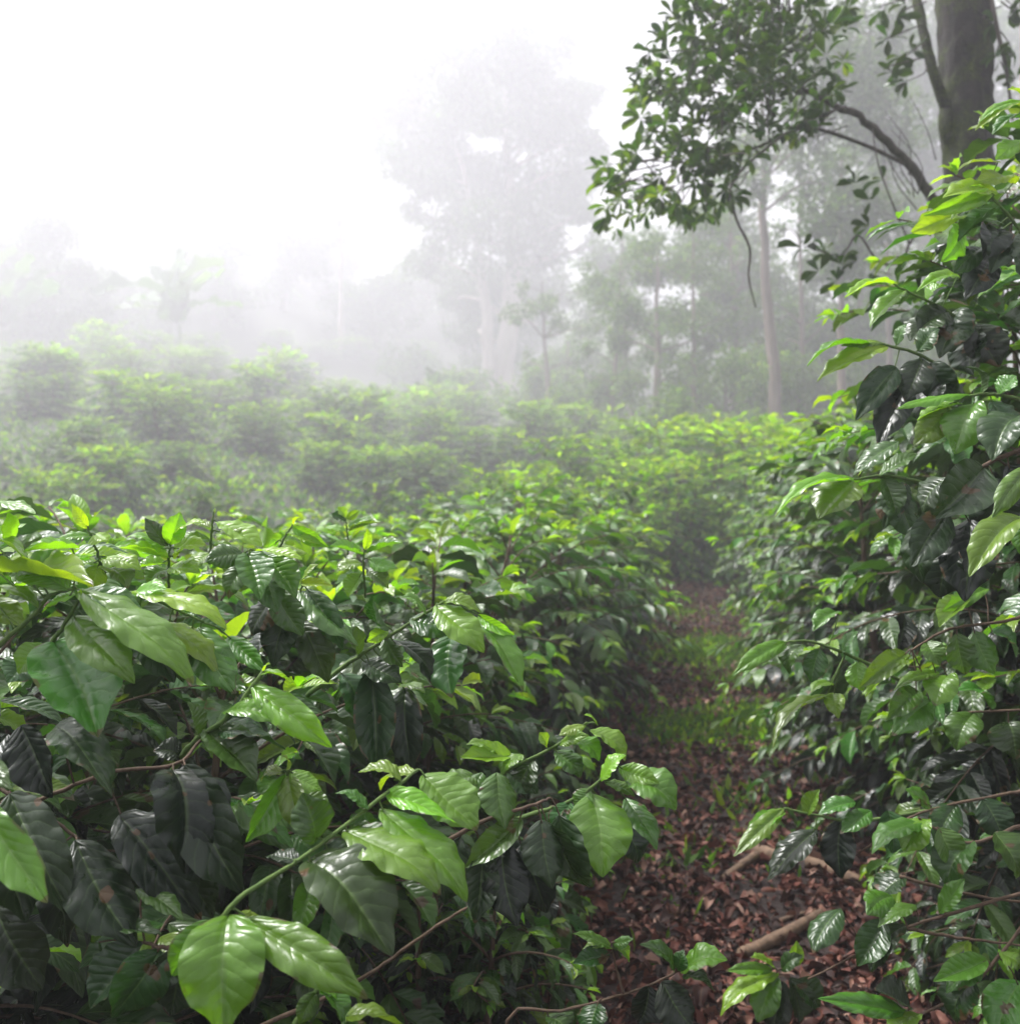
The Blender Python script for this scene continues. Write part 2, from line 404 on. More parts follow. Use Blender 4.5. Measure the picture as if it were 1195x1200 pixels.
# ------------------------------------------------------------------ coffee bushes
def bush_parts(seed, H, R, stems=4, leaf=0.14, spacing=0.062, level=0.085, youth=0.35, droop=1.0, lo=0.12, tips=True, sides=5, thin=1.0, keep=None):
    """Vertical stems with opposite arching laterals carrying opposite leaf pairs. Local coords, base at origin."""
    rng = np.random.default_rng(seed)
    tb = Tubes(); tg = Tubes(); lv = Leaves(); ly = Leaves()
    for s in range(stems):
        a = rng.uniform(0, 2 * PI) + s * 2 * PI / stems; r0 = R * 0.12 * rng.uniform(.3, 1)
        a = s * 2 * PI / stems + rng.uniform(-.5, .5)
        base = np.array([math.cos(a) * r0, math.sin(a) * r0, -0.06])
        hh = H * rng.uniform(.84, 1.0); rt = R * rng.uniform(.25, .6)
        top = np.array([math.cos(a) * rt, math.sin(a) * rt, hh])
        mid = (base + top) / 2 + np.array([math.cos(a), math.sin(a), 0]) * 0.08 * R + rng.normal(size=3) * .03
        st = spline([base, mid, top], 14)
        tb.add(st, [0.022 * H ** .5, 0.0032], 6, 0.05, rng)
        nz = int((hh - lo * H) / level)
        az = rng.uniform(0, PI)
        for k in range(nz):
            zr = (lo * H + k * level) / hh
            p0 = st[0] + 0; f = zr * 13; i = min(int(f), 12); p0 = st[i] * (1 - (f - i)) + st[i + 1] * (f - i)
            az += PI / 2 + rng.normal() * .35
            # rounded envelope of lateral length
            env = (0.55 + 0.45 * math.sin(PI * min(1, zr * 1.15 + .1)) if zr < .75 else 0.18 + 0.72 * (1 - zr) / .25)
            for sd in (0, PI):
                if rng.uniform() > thin: continue
                ll = R * env * rng.uniform(.6, 1.05)
                if ll < .05: ll = .05
                el = rad(15 + 45 * zr ** 2) + rng.normal() * .15
                dirh = np.array([math.cos(az + sd), math.sin(az + sd), 0])
                n = max(3, int(ll / spacing) + 1)
                q = p0.copy(); pts = [q.copy()]
                sag = (1.25 * droop * (1 - .45 * zr)) / n
                lat = np.array([-dirh[1], dirh[0], 0]) * rng.normal() * .05
                for m in range(n):
                    b = dirh * math.cos(el) + UP * math.sin(el) + lat
                    q = q + b * ll / n; pts.append(q.copy()); el -= sag * rng.uniform(.6, 1.4)
                if keep is not None:
                    ok = [keep(q_) for q_ in pts]
                    if not all(ok): pts = pts[:max(1, ok.index(False))]; n = len(pts) - 1
                    if n < 2: continue
                pts = np.array(pts)
                tb.add(pts, [0.0042, 0.0018], 4, 0, rng)
                for m in range(1, n + 1):
                    fr = m / n
                    if fr < .3 and ll > .25 and rng.uniform() < .75: continue
                    if rng.uniform() < .07: continue
                    b = unit(pts[m] - pts[m - 1]); side = unit(np.cross(b, UP) + 1e-6)
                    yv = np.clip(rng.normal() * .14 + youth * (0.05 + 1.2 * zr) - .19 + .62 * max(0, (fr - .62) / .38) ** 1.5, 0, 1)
                    small = 1 - .45 * max(0, (fr - .78) / .22)
                    ang = rng.normal() * .35          # rotate the pair about the twig
                    for sg in (-1, 1):
                        if rng.uniform() < .05: continue
                        hang = (0.15 + 0.75 * (1 - yv) * rng.uniform(.4, 1.2)) * droop
                        d = unit(b * rng.uniform(.45, .8) + side * sg * rng.uniform(.55, .9) + UP * (-hang + ang * sg * .4) + rng.normal(size=3) * .08)
                        nn = unit(UP * .9 + b * .25 * rng.normal() + dirh * .35 + side * sg * (.25 * rng.normal() - .1) + rng.normal(size=3) * .12)
                        L = leaf * rng.uniform(.72, 1.15) * small
                        (ly if yv > .62 else lv).add(pts[m] + d * .006, d, nn, L, L * rng.uniform(.34, .45), yv)
                if tips and rng.uniform() < .8:
                    b = unit(pts[-1] - pts[-2]); side = unit(np.cross(b, UP) + 1e-6)
                    for sg in (-1, 1):
                        d = unit(b + side * sg * .35 + UP * .15); L = leaf * rng.uniform(.3, .55)
                        ly.add(pts[-1], d, unit(UP + .3 * rng.normal(size=3)), L, L * .34, rng.uniform(.75, 1))
        # leading shoot
        for sg in range(4):
            d = unit(np.array([math.cos(az + sg * PI / 2), math.sin(az + sg * PI / 2), .9 + .3 * rng.normal()])); L = leaf * rng.uniform(.5, .85)
            ly.add(st[-1], d, unit(UP - d * .5 + .2 * rng.normal(size=3)), L, L * .38, rng.uniform(.7, 1))
    if keep is not None:
        for l in (lv, ly):
            ids = [i for i in range(len(l.b)) if keep(l.b[i])]
            for k in 'bdnLWy': setattr(l, k, [getattr(l, k)[i] for i in ids])
    return tb, tg, lv, ly, rng


def coffee_bush(loc, label, seed, H, R, tm=None, mat='coffee', group=None, rot=0.0, **kw):
    tb, tg, lv, ly, rng = bush_parts(seed, H, R, **kw)
    root = thing('coffee_bush', loc, label, 'coffee bush', group)
    root.rotation_euler.z = rot
    link('stem', tb.mesh('stem', M['stem']), root)
    link('foliage', lv.mesh('foliage', tm or T_MID, M[mat], rng), root)
    if len(ly.b): link('young_foliage', ly.mesh('young_foliage', tm or T_MID, M[mat], rng), root)
    return root


# ------------------------------------------------------------------ single branches modelled leaf by leaf
def branch_part(root, pts, leaves, r=(.0045, .002), mat='stem_green', d=1.4, dd=0.0, name='branch', seed=0):
    """pts: (px, py, depth) along the twig; leaves: (base px, base py, tip px, tip py, width px, youth[, tip depth offset[, up weight[, roll]]])."""
    o3 = np.array(root.location); rng = np.random.default_rng(seed + len(leaves) * 7 + int(abs(pts[0][0])))
    pw = np.array([P(p[0], p[1], p[2] + dd) for p in pts]) - o3
    sp = spline(pw, 24); dep = np.interp(np.linspace(0, 1, 24), np.linspace(0, 1, len(pts)), [p[2] if len(p) > 2 else d for p in pts])
    if pts[0][1] - pts[-1][1] > 25 and abs(pts[0][0] - pts[-1][0]) < 30: r = (.0026, .0014)      # upright soft shoot
    tb = Tubes(); tb.add(sp + rng.normal(size=sp.shape) * .0006, r, 8, .08, rng)
    old = Leaves(); yng = Leaves()
    for q in leaves:
        bx, by, tx, ty, w, y = q[:6]
        # depth of the closest twig point in the picture plane
        pr = [np.hypot(*(proj(s + o3) - (bx, by))) for s in sp]; i = int(np.argmin(pr)); db = dep[i]
        plen = math.hypot(tx - bx, ty - by)
        off = -.28 * plen / FPX * db + (q[6] * .6 if len(q) > 6 and q[6] is not None else .012 * rng.normal())
        nu = q[7] if len(q) > 7 and q[7] is not None else .66
        roll = q[8] if len(q) > 8 else rng.normal() * .3
        B = P(bx, by, db + (0 if pr[i] < 30 else .03)) ; T = P(tx, ty, db + off)
        ax = unit(T - B); tc = unit(CAM - B)
        nn = tc * (1 - nu) + UP * nu; sd = unit(np.cross(ax, tc)); nn = unit(nn + sd * roll)
        n2 = unit(nn - ax * nn.dot(ax))
        face = max(.74, abs(n2.dot(unit(tc - ax * tc.dot(ax)))))
        W = w / FPX * db / face
        lf = yng if y > .6 else old
        lf.add(B - o3, ax, n2, np.linalg.norm(T - B), W, min(1, max(0, y + rng.normal() * .04)))
        if .004 < np.linalg.norm(B - o3 - sp[i]) < .13:
            tb.add(spline([sp[i], (sp[i] + B - o3) / 2 + UP * .004, B - o3 + ax * .01], 6), [.0016, .0012], 5, 0, rng)
    br_ = link(name, tb.mesh(name, M[mat]), root)
    if old.b: link('foliage', old.mesh('foliage', T_HERO, M['coffee'], rng), br_)
    if yng.b: link('young_foliage', yng.mesh('young_foliage', T_HERO, M['coffee'], rng), br_)
    # buds and berries in the leaf axils
    return br_


def proj(w_):
    v = w_ - CAM; dz = v.dot(CF)
    return np.array([597.5 + FPX * v.dot(CX) / dz, 600 - FPX * v.dot(CU) / dz])


G_LEFT = 'coffee bushes in the row left of the path'
G_RIGHT = 'coffee bushes in the row right of the path'


def g3(x, y, dz=0.0): return (x, y, gz(x, y) + dz)


def clear_cam(loc, side):
    """Foliage of the nearest bushes stays behind the branches modelled leaf by leaf."""
    l = np.array(loc)
    xs_ = [-200, 250, 450, 750, 860] if side == 'l' else [840, 900, 1000, 1300]
    ds_ = [1.42, 1.52, 1.75, 1.95, 1.95] if side == 'l' else [2.3, 2.15, 2.1, 2.0]
    def keep(p):
        w_ = p + l - CAM
        if w_[1] > 2.6: return True
        if w_[1] < .9: return w_[1] < .1 and abs(w_[0]) > .7
        return w_[1] > np.interp(proj(p + l)[0], xs_, ds_)
    return keep


# left row, nearest first: (x, y, height, radius)
left = [(-1.02, 1.95, 1.42, .80, 'nearest coffee bush, big dark drooping leaves and lime shoots, filling the bottom left corner'),
        (-0.50, 2.75, 1.36, .80, 'coffee bush whose bright green branch overhangs the left edge of the leaf-littered path'),
        (-1.65, 3.10, 1.40, .80, 'coffee bush with upright lime shoot tips at the far left, behind the big drooping leaves'),
        (-0.42, 3.90, 1.38, .82, 'third coffee bush up the left side of the path, with a low glossy top'),
        (-1.45, 4.60, 1.40, .85, 'left coffee bush standing behind the upright lime shoots, away from the path'),
        (-0.05, 5.10, 1.40, .86, 'coffee bush with a dark hollow in its leaves, midway along the left of the path'),
        (0.16, 6.30, 1.46, .90, 'rounded glossy coffee bush left of the path opposite the green grass patch'),
        (0.32, 7.50, 1.62, .95, 'tallest bright coffee bush of the left row, a pale green dome against darker bushes'),
        (0.56, 8.80, 1.5, .92, 'coffee bush just beyond the bright dome in the left row, narrowing the path'),
        (0.82, 10.20, 1.4, .9, 'coffee bush at the left where the path runs out of sight'),
        (-1.3, 6.3, 1.36, .85, 'low coffee bush away from the path behind the left row, top just showing'),
        (-1.1, 8.4, 1.4, .85, 'coffee bush in the second left row showing beside the pale green dome')]
for i, (x, y, H, R, lab) in enumerate(left):
    near = y < 3.5
    loc = g3(x, y)
    kw = dict(stems=6 if near else 5, leaf=.150 if near else .140, youth=.58 if y > 3 else .48, keep=clear_cam(loc, 'l') if near else None)
    b = coffee_bush(loc, lab, 100 + i, H, R, T_NEAR if near else T_MID, 'coffee', G_LEFT, **kw)
    if i == 0: NEAR_L = b
    if i == 1: EDGE_L = b
# right row
right = [(1.78, 1.95, 2.30, .85, 'tall coffee bush at the right edge with lime leaves high against the mossy trunk'),
         (1.95, 2.95, 2.75, .92, 'coffee bush on the right with dark hanging leaves and one bright leaf pair reaching left'),
         (1.90, 4.15, 2.0, .85, 'third coffee bush up the right of the path, lime tips over dark leaves'),
         (2.25, 5.3, 2.0, .88, 'coffee bush right of the path beside the green grass patch'),
         (2.62, 6.5, 2.05, .9, 'coffee bush in the right row just past the green grass patch'),
         (2.85, 7.8, 2.1, .9, 'coffee bush in the right row before the bend of the path'),
         (3.15, 9.1, 2.1, .95, 'coffee bush of the right row where the path narrows'),
         (3.45, 10.6, 2.0, 1.0, 'last dense coffee bush of the right row where the path disappears'),
         (3.95, 12.2, 1.9, 1.1, 'bushy coffee plant closing the right side beyond the path end'),
         (3.6, 4.4, 2.5, .95, 'tall coffee bush in the second right row under the mossy trunk'),
         (3.9, 6.2, 2.4, 1.0, 'coffee bush in the second right row at the foot of the mossy trunk'),
         (4.3, 8.2, 2.3, 1.0, 'coffee bush in the second right row beyond the mossy trunk')]
for i, (x, y, H, R, lab) in enumerate(right):
    near = y < 3.5
    loc = g3(x, y)
    kw = dict(stems=6, leaf=.145 if near else .135, youth=.47, keep=clear_cam(loc, 'r') if near else None)
    b = coffee_bush(loc, lab, 200 + i, H, R, T_NEAR if near else T_MID, 'coffee', G_RIGHT, **kw)
    if i == 0: NEAR_R = b
    if i == 1: EDGE_R = b

# ---- near left bush
B = branch_part
B(NEAR_L, [(-30, 790, 1.36), (0, 755, 1.33), (34, 727, 1.32), (60, 698, 1.31), (86, 691, 1.31)],
  [(90, 690, 227, 802, 46, .72, .02, .7), (92, 694, 168, 718, 30, .6, .05), (-10, 668, 110, 687, 34, .86, -.03, .8), (82, 692, 18, 676, 42, .88, .05, .6), (88, 697, 50, 718, 34, .92, .02, .8),
   (-25, 592, 42, 602, 22, .9, 0, .8), (12, 638, 10, 600, 18, .97, .02, .1), (-12, 634, 33, 657, 26, .84), (94, 642, 28, 646, 22, .84, .02, .8), (-20, 690, 45, 712, 30, .86, .0, .8), (20, 690, 90, 672, 26, .9, .04, .8), (-30, 700, 30, 735, 30, .7)])
B(NEAR_L, [(50, 775, 1.36), (62, 752, 1.34), (80, 725, 1.31), (94, 700, 1.30)],
  [(64, 752, 115, 864, 94, .46, -.10, .45, 0), (86, 722, 158, 801, 52, .62, -.06, .5, .1), (93, 702, 96, 690, 5, .98), (62, 760, 22, 790, 26, .55), (70, 758, 105, 775, 30, .3, .05), (40, 770, 8, 800, 40, .3)])
B(NEAR_L, [(119, 662, 1.52), (112, 640, 1.5), (104, 622, 1.5)],
  [(103, 619, 84, 590, 15, 1, .01, .1), (108, 628, 66, 633, 16, .88), (110, 627, 128, 634, 22, .85), (118, 655, 166, 668, 22, .86, 0, .8), (115, 660, 78, 668, 24, .88, 0, .8), (120, 668, 150, 690, 28, .7), (116, 662, 105, 690, 28, .75)])
B(NEAR_L, [(198, 695, 1.57), (198, 655, 1.55), (200, 640, 1.55)],
  [(199, 638, 212, 600, 26, .95, .02, .1), (204, 628, 241, 613, 20, .9), (197, 640, 170, 607, 19, .35, .02, .2), (196, 645, 148, 630, 22, .9, 0, .75), (200, 655, 140, 642, 20, .88, 0, .8), (203, 645, 226, 638, 16, 1), (205, 655, 243, 640, 22, .86), (195, 660, 160, 666, 18, .92), (199, 665, 235, 672, 24, .8), (196, 668, 175, 690, 24, .8)])
B(NEAR_L, [(246, 660, 1.62), (248, 625, 1.6), (251, 600, 1.6)],
  [(247, 618, 218, 615, 20, .86, .02, .7), (253, 612, 307, 641, 28, .86, 0, .65), (255, 625, 292, 622, 18, .82), (246, 632, 204, 648, 22, .9), (250, 640, 278, 652, 20, .85), (251, 602, 252, 595, 3, 1), (245, 648, 225, 668, 24, .7), (250, 650, 268, 676, 22, .7)])
B(NEAR_L, [(330, 720, 1.58), (308, 660, 1.54), (296, 645, 1.52)],
  [(290, 648, 305, 703, 42, .45, -.06, .5), (312, 652, 347, 702, 32, .46, -.03, .5), (288, 650, 240, 658, 28, .5, -.03, .6), (300, 645, 354, 656, 17, .85, 0, .8), (290, 660, 268, 702, 28, .3), (305, 662, 325, 720, 36, .38), (320, 690, 355, 745, 36, .35), (325, 700, 295, 745, 36, .12)], r=(.004, .002))
B(NEAR_L, [(318, 660, 1.72), (335, 628, 1.7), (344, 614, 1.7)],
  [(343, 617, 385, 641, 18, .95), (336, 625, 376, 638, 17, .9), (326, 634, 315, 642, 10, .95), (330, 640, 362, 650, 18, .8), (344, 615, 352, 606, 4, 1)])
B(NEAR_L, [(340, 745, 1.62), (350, 710, 1.6), (354, 684, 1.6)],
  [(353, 681, 373, 661, 9, .96), (353, 684, 391, 687, 11, .96), (349, 692, 420, 757, 36, .5, -.02, .6), (360, 690, 402, 762, 30, .44), (345, 700, 320, 782, 44, .08, 0, .3), (352, 730, 385, 800, 40, .12), (335, 735, 300, 790, 40, .05)])
B(NEAR_L, [(428, 700, 1.92), (426, 655, 1.9), (428, 636, 1.9)],
  [(428, 644, 430, 619, 11, 1, 0, .1), (425, 650, 387, 640, 17, .8), (430, 648, 471, 636, 15, .86), (432, 656, 466, 666, 18, .75), (424, 660, 393, 672, 18, .75), (430, 668, 455, 690, 20, .6), (424, 672, 408, 700, 20, .5)])
B(NEAR_L, [(408, 650, 2.2), (407, 625, 2.2), (405, 606, 2.2)],
  [(405, 607, 396, 594, 9, 1), (406, 608, 421, 598, 10, .95), (406, 612, 388, 602, 9, .3), (408, 616, 436, 605, 10, .95), (409, 622, 446, 612, 12, .6), (406, 622, 380, 618, 12, .8)])
B(NEAR_L, [(180, 930, 1.42), (202, 903, 1.40), (228, 868, 1.37), (270, 838, 1.35), (310, 786, 1.35)],
  [(295, 803, 389, 876, 38, .86, -.02, .7), (262, 835, 332, 849, 24, .86, -.03, .6), (286, 816, 330, 836, 20, .75), (240, 856, 301, 916, 44, .3, -.05, .55), (256, 858, 335, 878, 42, .16, .03), (232, 862, 219, 822, 24, .42, .02), (309, 788, 317, 778, 4, 1), (306, 790, 345, 800, 16, .9), (212, 890, 180, 880, 26, .1)], r=(.005, .003))
B(NEAR_L, [(110, 790, 1.5), (130, 730, 1.47), (155, 694, 1.45), (240, 730, 1.47)],
  [(232, 735, 276, 813, 48, .52, -.05, .5), (155, 693, 266, 738, 36, .92, 0, .85), (160, 720, 258, 792, 38, .82, .02, .75), (268, 746, 313, 788, 24, .52), (150, 700, 195, 690, 26, .9), (195, 740, 240, 780, 40, .75, .05), (150, 730, 205, 800, 44, .1, .06), (225, 740, 215, 800, 44, .15, .06)])
B(NEAR_L, [(40, 940, 1.28), (130, 905, 1.26), (205, 896, 1.25), (235, 868, 1.3)],
  [(203, 902, 218, 1025, 84, .07, -.06, .4, -.45), (216, 897, 284, 1046, 68, .04, -.02, .4, .25), (66, 850, 131, 933, 58, .1, -.04, .4), (140, 955, 236, 1078, 66, .02, .05, .3), (205, 1010, 250, 1075, 50, .05, .07, .3)], mat='stem', r=(.0032, .0022), dd=.05)
B(NEAR_L, [(-30, 900, 1.3), (10, 930, 1.26), (60, 960, 1.25), (95, 985, 1.25)],
  [(12, 930, 83, 1073, 60, .07, -.03, .35), (88, 984, 160, 1110, 74, .0, -.03, .35), (25, 850, 62, 935, 50, .03, .05, .3), (-10, 960, 30, 1080, 60, .03, .05, .3), (60, 1010, 80, 1110, 60, .02, .08, .3), (-5, 1060, 50, 1160, 60, .02, .08, .3), (10, 860, -30, 930, 50, .1, .0)], mat='stem', r=(.0032, .0022), dd=.05)
B(NEAR_L, [(-60, 930, 1.08), (-25, 930, 1.08), (-14, 942, 1.08)],
  [(-20, 936, 56, 1058, 40, .82, -.02, .4, .5), (-25, 880, 14, 925, 28, .45, 0, .3)])
B(NEAR_L, [(235, 1110, 1.13), (262, 1074, 1.12), (290, 1045, 1.13), (358, 1003, 1.18), (450, 932, 1.27), (490, 903, 1.33)],
  [(360, 1008, 460, 1120, 80, .17, -.05, .45, -.25), (378, 997, 455, 1022, 40, .14, .04), (369, 988, 355, 929, 42, .3, .02, .2), (268, 1072, 262, 1212, 92, .70, -.06, .35, 0), (288, 1076, 431, 1171, 50, .76, -.03, .6), (246, 1078, 201, 1143, 42, .76, .02, .4), (280, 1070, 302, 1092, 20, .9),
   (402, 973, 516, 1049, 54, .61, -.03, .6), (445, 948, 547, 1057, 48, .68, -.02, .6), (452, 931, 534, 964, 30, .98, 0, .7), (495, 908, 559, 973, 52, .62, -.02, .5), (487, 906, 446, 926, 24, .8), (470, 916, 420, 905, 24, .7), (432, 948, 392, 930, 26, .5), (405, 976, 440, 1030, 44, .25, .06), (350, 1010, 310, 1005, 22, .1, .05)], r=(.0038, .0022))
B(NEAR_L, [(345, 960, 1.40), (340, 930, 1.37), (336, 903, 1.36)],
  [(335, 908, 288, 987, 32, .76, -.03), (338, 908, 361, 980, 32, .72, -.03), (332, 905, 306, 916, 20, .82), (340, 905, 377, 926, 26, .7), (336, 902, 330, 886, 12, .9), (342, 935, 385, 960, 28, .6), (340, 940, 318, 960, 24, .6)])
B(NEAR_L, [(230, 1090, 1.22), (200, 1110, 1.2), (170, 1105, 1.2)],
  [(188, 1113, 131, 1194, 64, .24, -.02, .4), (168, 1105, 106, 1182, 44, .22, .03, .4), (203, 1113, 182, 1158, 36, .1, 0, .5), (215, 1110, 200, 1190, 60, .05, .05, .3), (110, 1105, 190, 1095, 26, .12, .02, .8), (160, 1042, 215, 1078, 22, .5, .02, .7)], mat='stem')
B(NEAR_L, [(340, 1210, 1.2), (372, 1160, 1.2), (376, 1150, 1.2)], [(375, 1157, 402, 1203, 28, .66), (372, 1162, 350, 1200, 24, .6), (376, 1152, 395, 1172, 16, .8)])
B(NEAR_L, [(380, 1230, 1.15), (410, 1192, 1.15)], [(405, 1192, 480, 1206, 34, .84, 0, .7), (404, 1195, 420, 1240, 40, .6)])
B(NEAR_L, [(300, 1205, 1.36), (415, 1152, 1.34), (490, 1100, 1.34), (547, 1063, 1.36)], [], mat='stem', r=(.0035, .002), name='twig')
# ---- second bush, overhanging the path
B(EDGE_L, [(470, 1020, 1.5), (560, 965, 1.5), (620, 945, 1.52), (645, 935, 1.55)],
  [(634, 960, 647, 1042, 50, .1, -.03, .4), (588, 985, 606, 1086, 54, .06, -.05, .4), (612, 960, 545, 1017, 32, .36, -.02, .6), (566, 995, 556, 1082, 38, .1, -.03, .4), (582, 905, 592, 972, 44, .32, .0, .4), (640, 965, 675, 1030, 40, .12, .04, .4), (610, 990, 640, 1070, 44, .06, .06, .3), (540, 980, 520, 1060, 44, .1, .05, .3), (655, 955, 690, 1040, 50, .08, .06, .3)], mat='stem')
B(EDGE_L, [(590, 965, 1.68), (665, 940, 1.66), (700, 917, 1.65), (732, 884, 1.65)],
  [(693, 930, 706, 1028, 72, .61, -.07, .4, -.1), (703, 915, 733, 885, 24, .92, .02), (708, 917, 744, 933, 18, .7), (733, 912, 792, 949, 38, .66, -.02, .5), (733, 935, 769, 996, 28, .48), (667, 940, 655, 981, 32, .3), (690, 925, 675, 950, 26, .62), (718, 955, 747, 1012, 44, .1, .06), (725, 900, 772, 918, 24, .7), (660, 945, 640, 990, 36, .2)])
B(EDGE_L, [(540, 940, 1.8), (600, 900, 1.78), (650, 875, 1.76), (688, 848, 1.76)],
  [(600, 886, 540, 888, 24, .86, 0, .6), (612, 884, 588, 910, 24, .6), (640, 876, 632, 858, 12, .9), (686, 850, 655, 862, 14, .8), (690, 856, 732, 892, 26, .7), (670, 868, 702, 892, 24, .8), (585, 884, 546, 873, 18, .82), (565, 905, 545, 960, 34, .5), (650, 880, 680, 912, 30, .4), (625, 890, 615, 935, 32, .3), (655, 872, 690, 862, 14, .85), (560, 910, 520, 925, 30, .5), (700, 850, 684, 838, 10, .98), (595, 905, 630, 930, 30, .15)])
B(EDGE_L, [(360, 815, 1.74), (400, 783, 1.72), (465, 740, 1.7), (521, 705, 1.7)],
  [(510, 709, 567, 765, 38, .66, -.03, .5), (530, 743, 530, 818, 52, .42, -.04, .4), (460, 750, 509, 807, 28, .07), (480, 726, 532, 746, 36, .32), (435, 783, 441, 907, 48, .0, .0, .3), (475, 806, 483, 907, 42, .0, .03, .3), (560, 721, 603, 744, 15, .96), (562, 734, 613, 810, 26, .56), (455, 738, 437, 698, 22, .3), (420, 770, 398, 738, 22, .4), (450, 748, 472, 782, 26, .36), (470, 803, 498, 812, 13, .96), (520, 706, 563, 718, 20, .8), (425, 775, 470, 800, 30, .15), (500, 720, 470, 700, 20, .6), (455, 740, 430, 752, 14, .96), (400, 790, 420, 850, 40, .1)], r=(.005, .0025))
# ---- right bush
B(NEAR_R, [(1100, 570, 1.95), (1040, 558, 1.92), (1000, 562, 1.9)],
  [(998, 563, 958, 608, 46, .64, -.05, .4), (1000, 561, 907, 606, 24, .82, -.05, .75), (1035, 560, 1050, 605, 26, .4), (1030, 558, 1075, 532, 20, .5), (1045, 562, 1075, 640, 36, .1, 0, .3), (1060, 565, 1035, 620, 36, .15), (1005, 558, 1020, 545, 8, .9)])
B(NEAR_R, [(1200, 470, 1.88), (1165, 462, 1.86), (1135, 464, 1.85), (1110, 475, 1.85)],
  [(1142, 472, 1118, 532, 42, .62, -.05, .4), (1137, 463, 1049, 480, 15, .82, -.03, .8), (1127, 473, 1074, 493, 22, .76), (1112, 478, 1070, 522, 36, .74, .03, .5), (1160, 470, 1185, 520, 40, .15), (1170, 462, 1190, 440, 24, .6), (1150, 460, 1130, 430, 24, .1)])
B(NEAR_R, [(1120, 440, 2.02), (1075, 415, 2.0), (1040, 405, 2.0), (1022, 402, 2.0)],
  [(1022, 403, 945, 429, 22, .8, 0, .7), (1040, 406, 957, 447, 26, .82, 0, .7), (1050, 430, 1002, 493, 36, .08, 0, .35), (1065, 448, 1028, 523, 40, .05, 0, .35), (1035, 402, 985, 405, 14, .8), (1080, 420, 1060, 470, 40, .1), (1090, 425, 1120, 470, 40, .12), (1075, 412, 1100, 385, 26, .15), (1050, 405, 1062, 380, 16, .6), (1100, 440, 1090, 500, 44, .05)])
B(NEAR_R, [(1150, 395, 2.1), (1110, 365, 2.1), (1070, 345, 2.1), (1046, 333, 2.1)],
  [(1048, 333, 989, 349, 14, .84, 0, .8), (1060, 340, 1019, 384, 22, .82, 0, .5), (1065, 346, 1033, 357, 15, .82), (1124, 324, 1073, 342, 15, .92), (1110, 365, 1074, 391, 36, .1), (1095, 371, 1066, 400, 36, .2), (1125, 360, 1115, 413, 44, .05), (1140, 380, 1170, 430, 44, .08), (1085, 352, 1110, 335, 20, .8), (1130, 375, 1100, 420, 40, .06), (1145, 390, 1140, 440, 44, .05)])
B(NEAR_R, [(1210, 300, 2.0), (1195, 270, 2.0), (1166, 236, 2.0), (1152, 224, 2.0)],
  [(1168, 225, 1104, 232, 28, .86, 0, .5), (1172, 190, 1119, 202, 14, .86, 0, .7), (1160, 226, 1081, 253, 20, .86, 0, .6), (1152, 222, 1124, 224, 10, .98), (1155, 240, 1114, 257, 17, .7), (1132, 257, 1067, 272, 18, .9, 0, .7), (1128, 268, 1102, 307, 30, .78, 0, .4), (1170, 245, 1122, 283, 26, .42), (1175, 262, 1132, 272, 26, .62), (1190, 275, 1160, 320, 38, .1), (1168, 268, 1152, 305, 40, .08), (1152, 290, 1117, 320, 24, .3), (1185, 290, 1200, 340, 44, .1), (1160, 300, 1130, 350, 40, .05), (1190, 215, 1145, 212, 22, .82)])
B(NEAR_R, [(1230, 200, 2.0), (1205, 140, 2.0), (1196, 116, 2.0)],
  [(1200, 128, 1142, 153, 17, .92, 0, .6), (1198, 118, 1146, 144, 14, .92, 0, .7), (1200, 138, 1162, 158, 17, .42), (1205, 165, 1166, 187, 18, .82), (1200, 116, 1180, 105, 10, 1), (1210, 170, 1200, 200, 30, .2)])
B(NEAR_R, [(1215, 520, 1.74), (1150, 547, 1.72), (1105, 590, 1.7), (1085, 605, 1.7)],
  [(1152, 548, 1092, 608, 58, .05, -.04, .4), (1110, 600, 1067, 664, 44, .08, -.03, .35), (1197, 490, 1162, 540, 46, .12), (1137, 608, 1130, 705, 64, .0, .02, .25), (1085, 608, 1080, 684, 40, .04, .03, .3), (1052, 517, 999, 557, 26, .32, .1), (1165, 560, 1180, 640, 60, .03, .05, .3), (1110, 560, 1080, 600, 44, .06, .08), (1180, 545, 1200, 600, 50, .06, .03), (1120, 640, 1100, 700, 44, .02, .1)], mat='stem')
B(NEAR_R, [(1260, 570, 1.6), (1215, 580, 1.6), (1200, 606, 1.6)],
  [(1198, 607, 1135, 676, 36, .68, -.04, .55), (1208, 545, 1162, 607, 28, .72), (1205, 600, 1195, 650, 30, .6)])
B(EDGE_R, [(1200, 722, 2.0), (1175, 728, 1.98), (1110, 738, 1.96), (1068, 762, 1.95)],
  [(1062, 766, 1006, 807, 26, .6, -.04, .55), (1066, 768, 1013, 817, 18, .72, -.02, .85), (1100, 788, 1047, 809, 16, .86), (1112, 791, 1094, 827, 32, .72, -.03, .4), (1076, 810, 1039, 844, 28, .56), (1092, 820, 1045, 862, 42, .46), (1156, 690, 1104, 716, 18, .56), (1130, 700, 1100, 735, 26, .6), (1140, 740, 1165, 790, 36, .35), (1120, 742, 1130, 790, 32, .4), (1160, 740, 1190, 770, 30, .3), (1085, 752, 1100, 780, 26, .5)], mat='stem', r=(.0042, .0022))
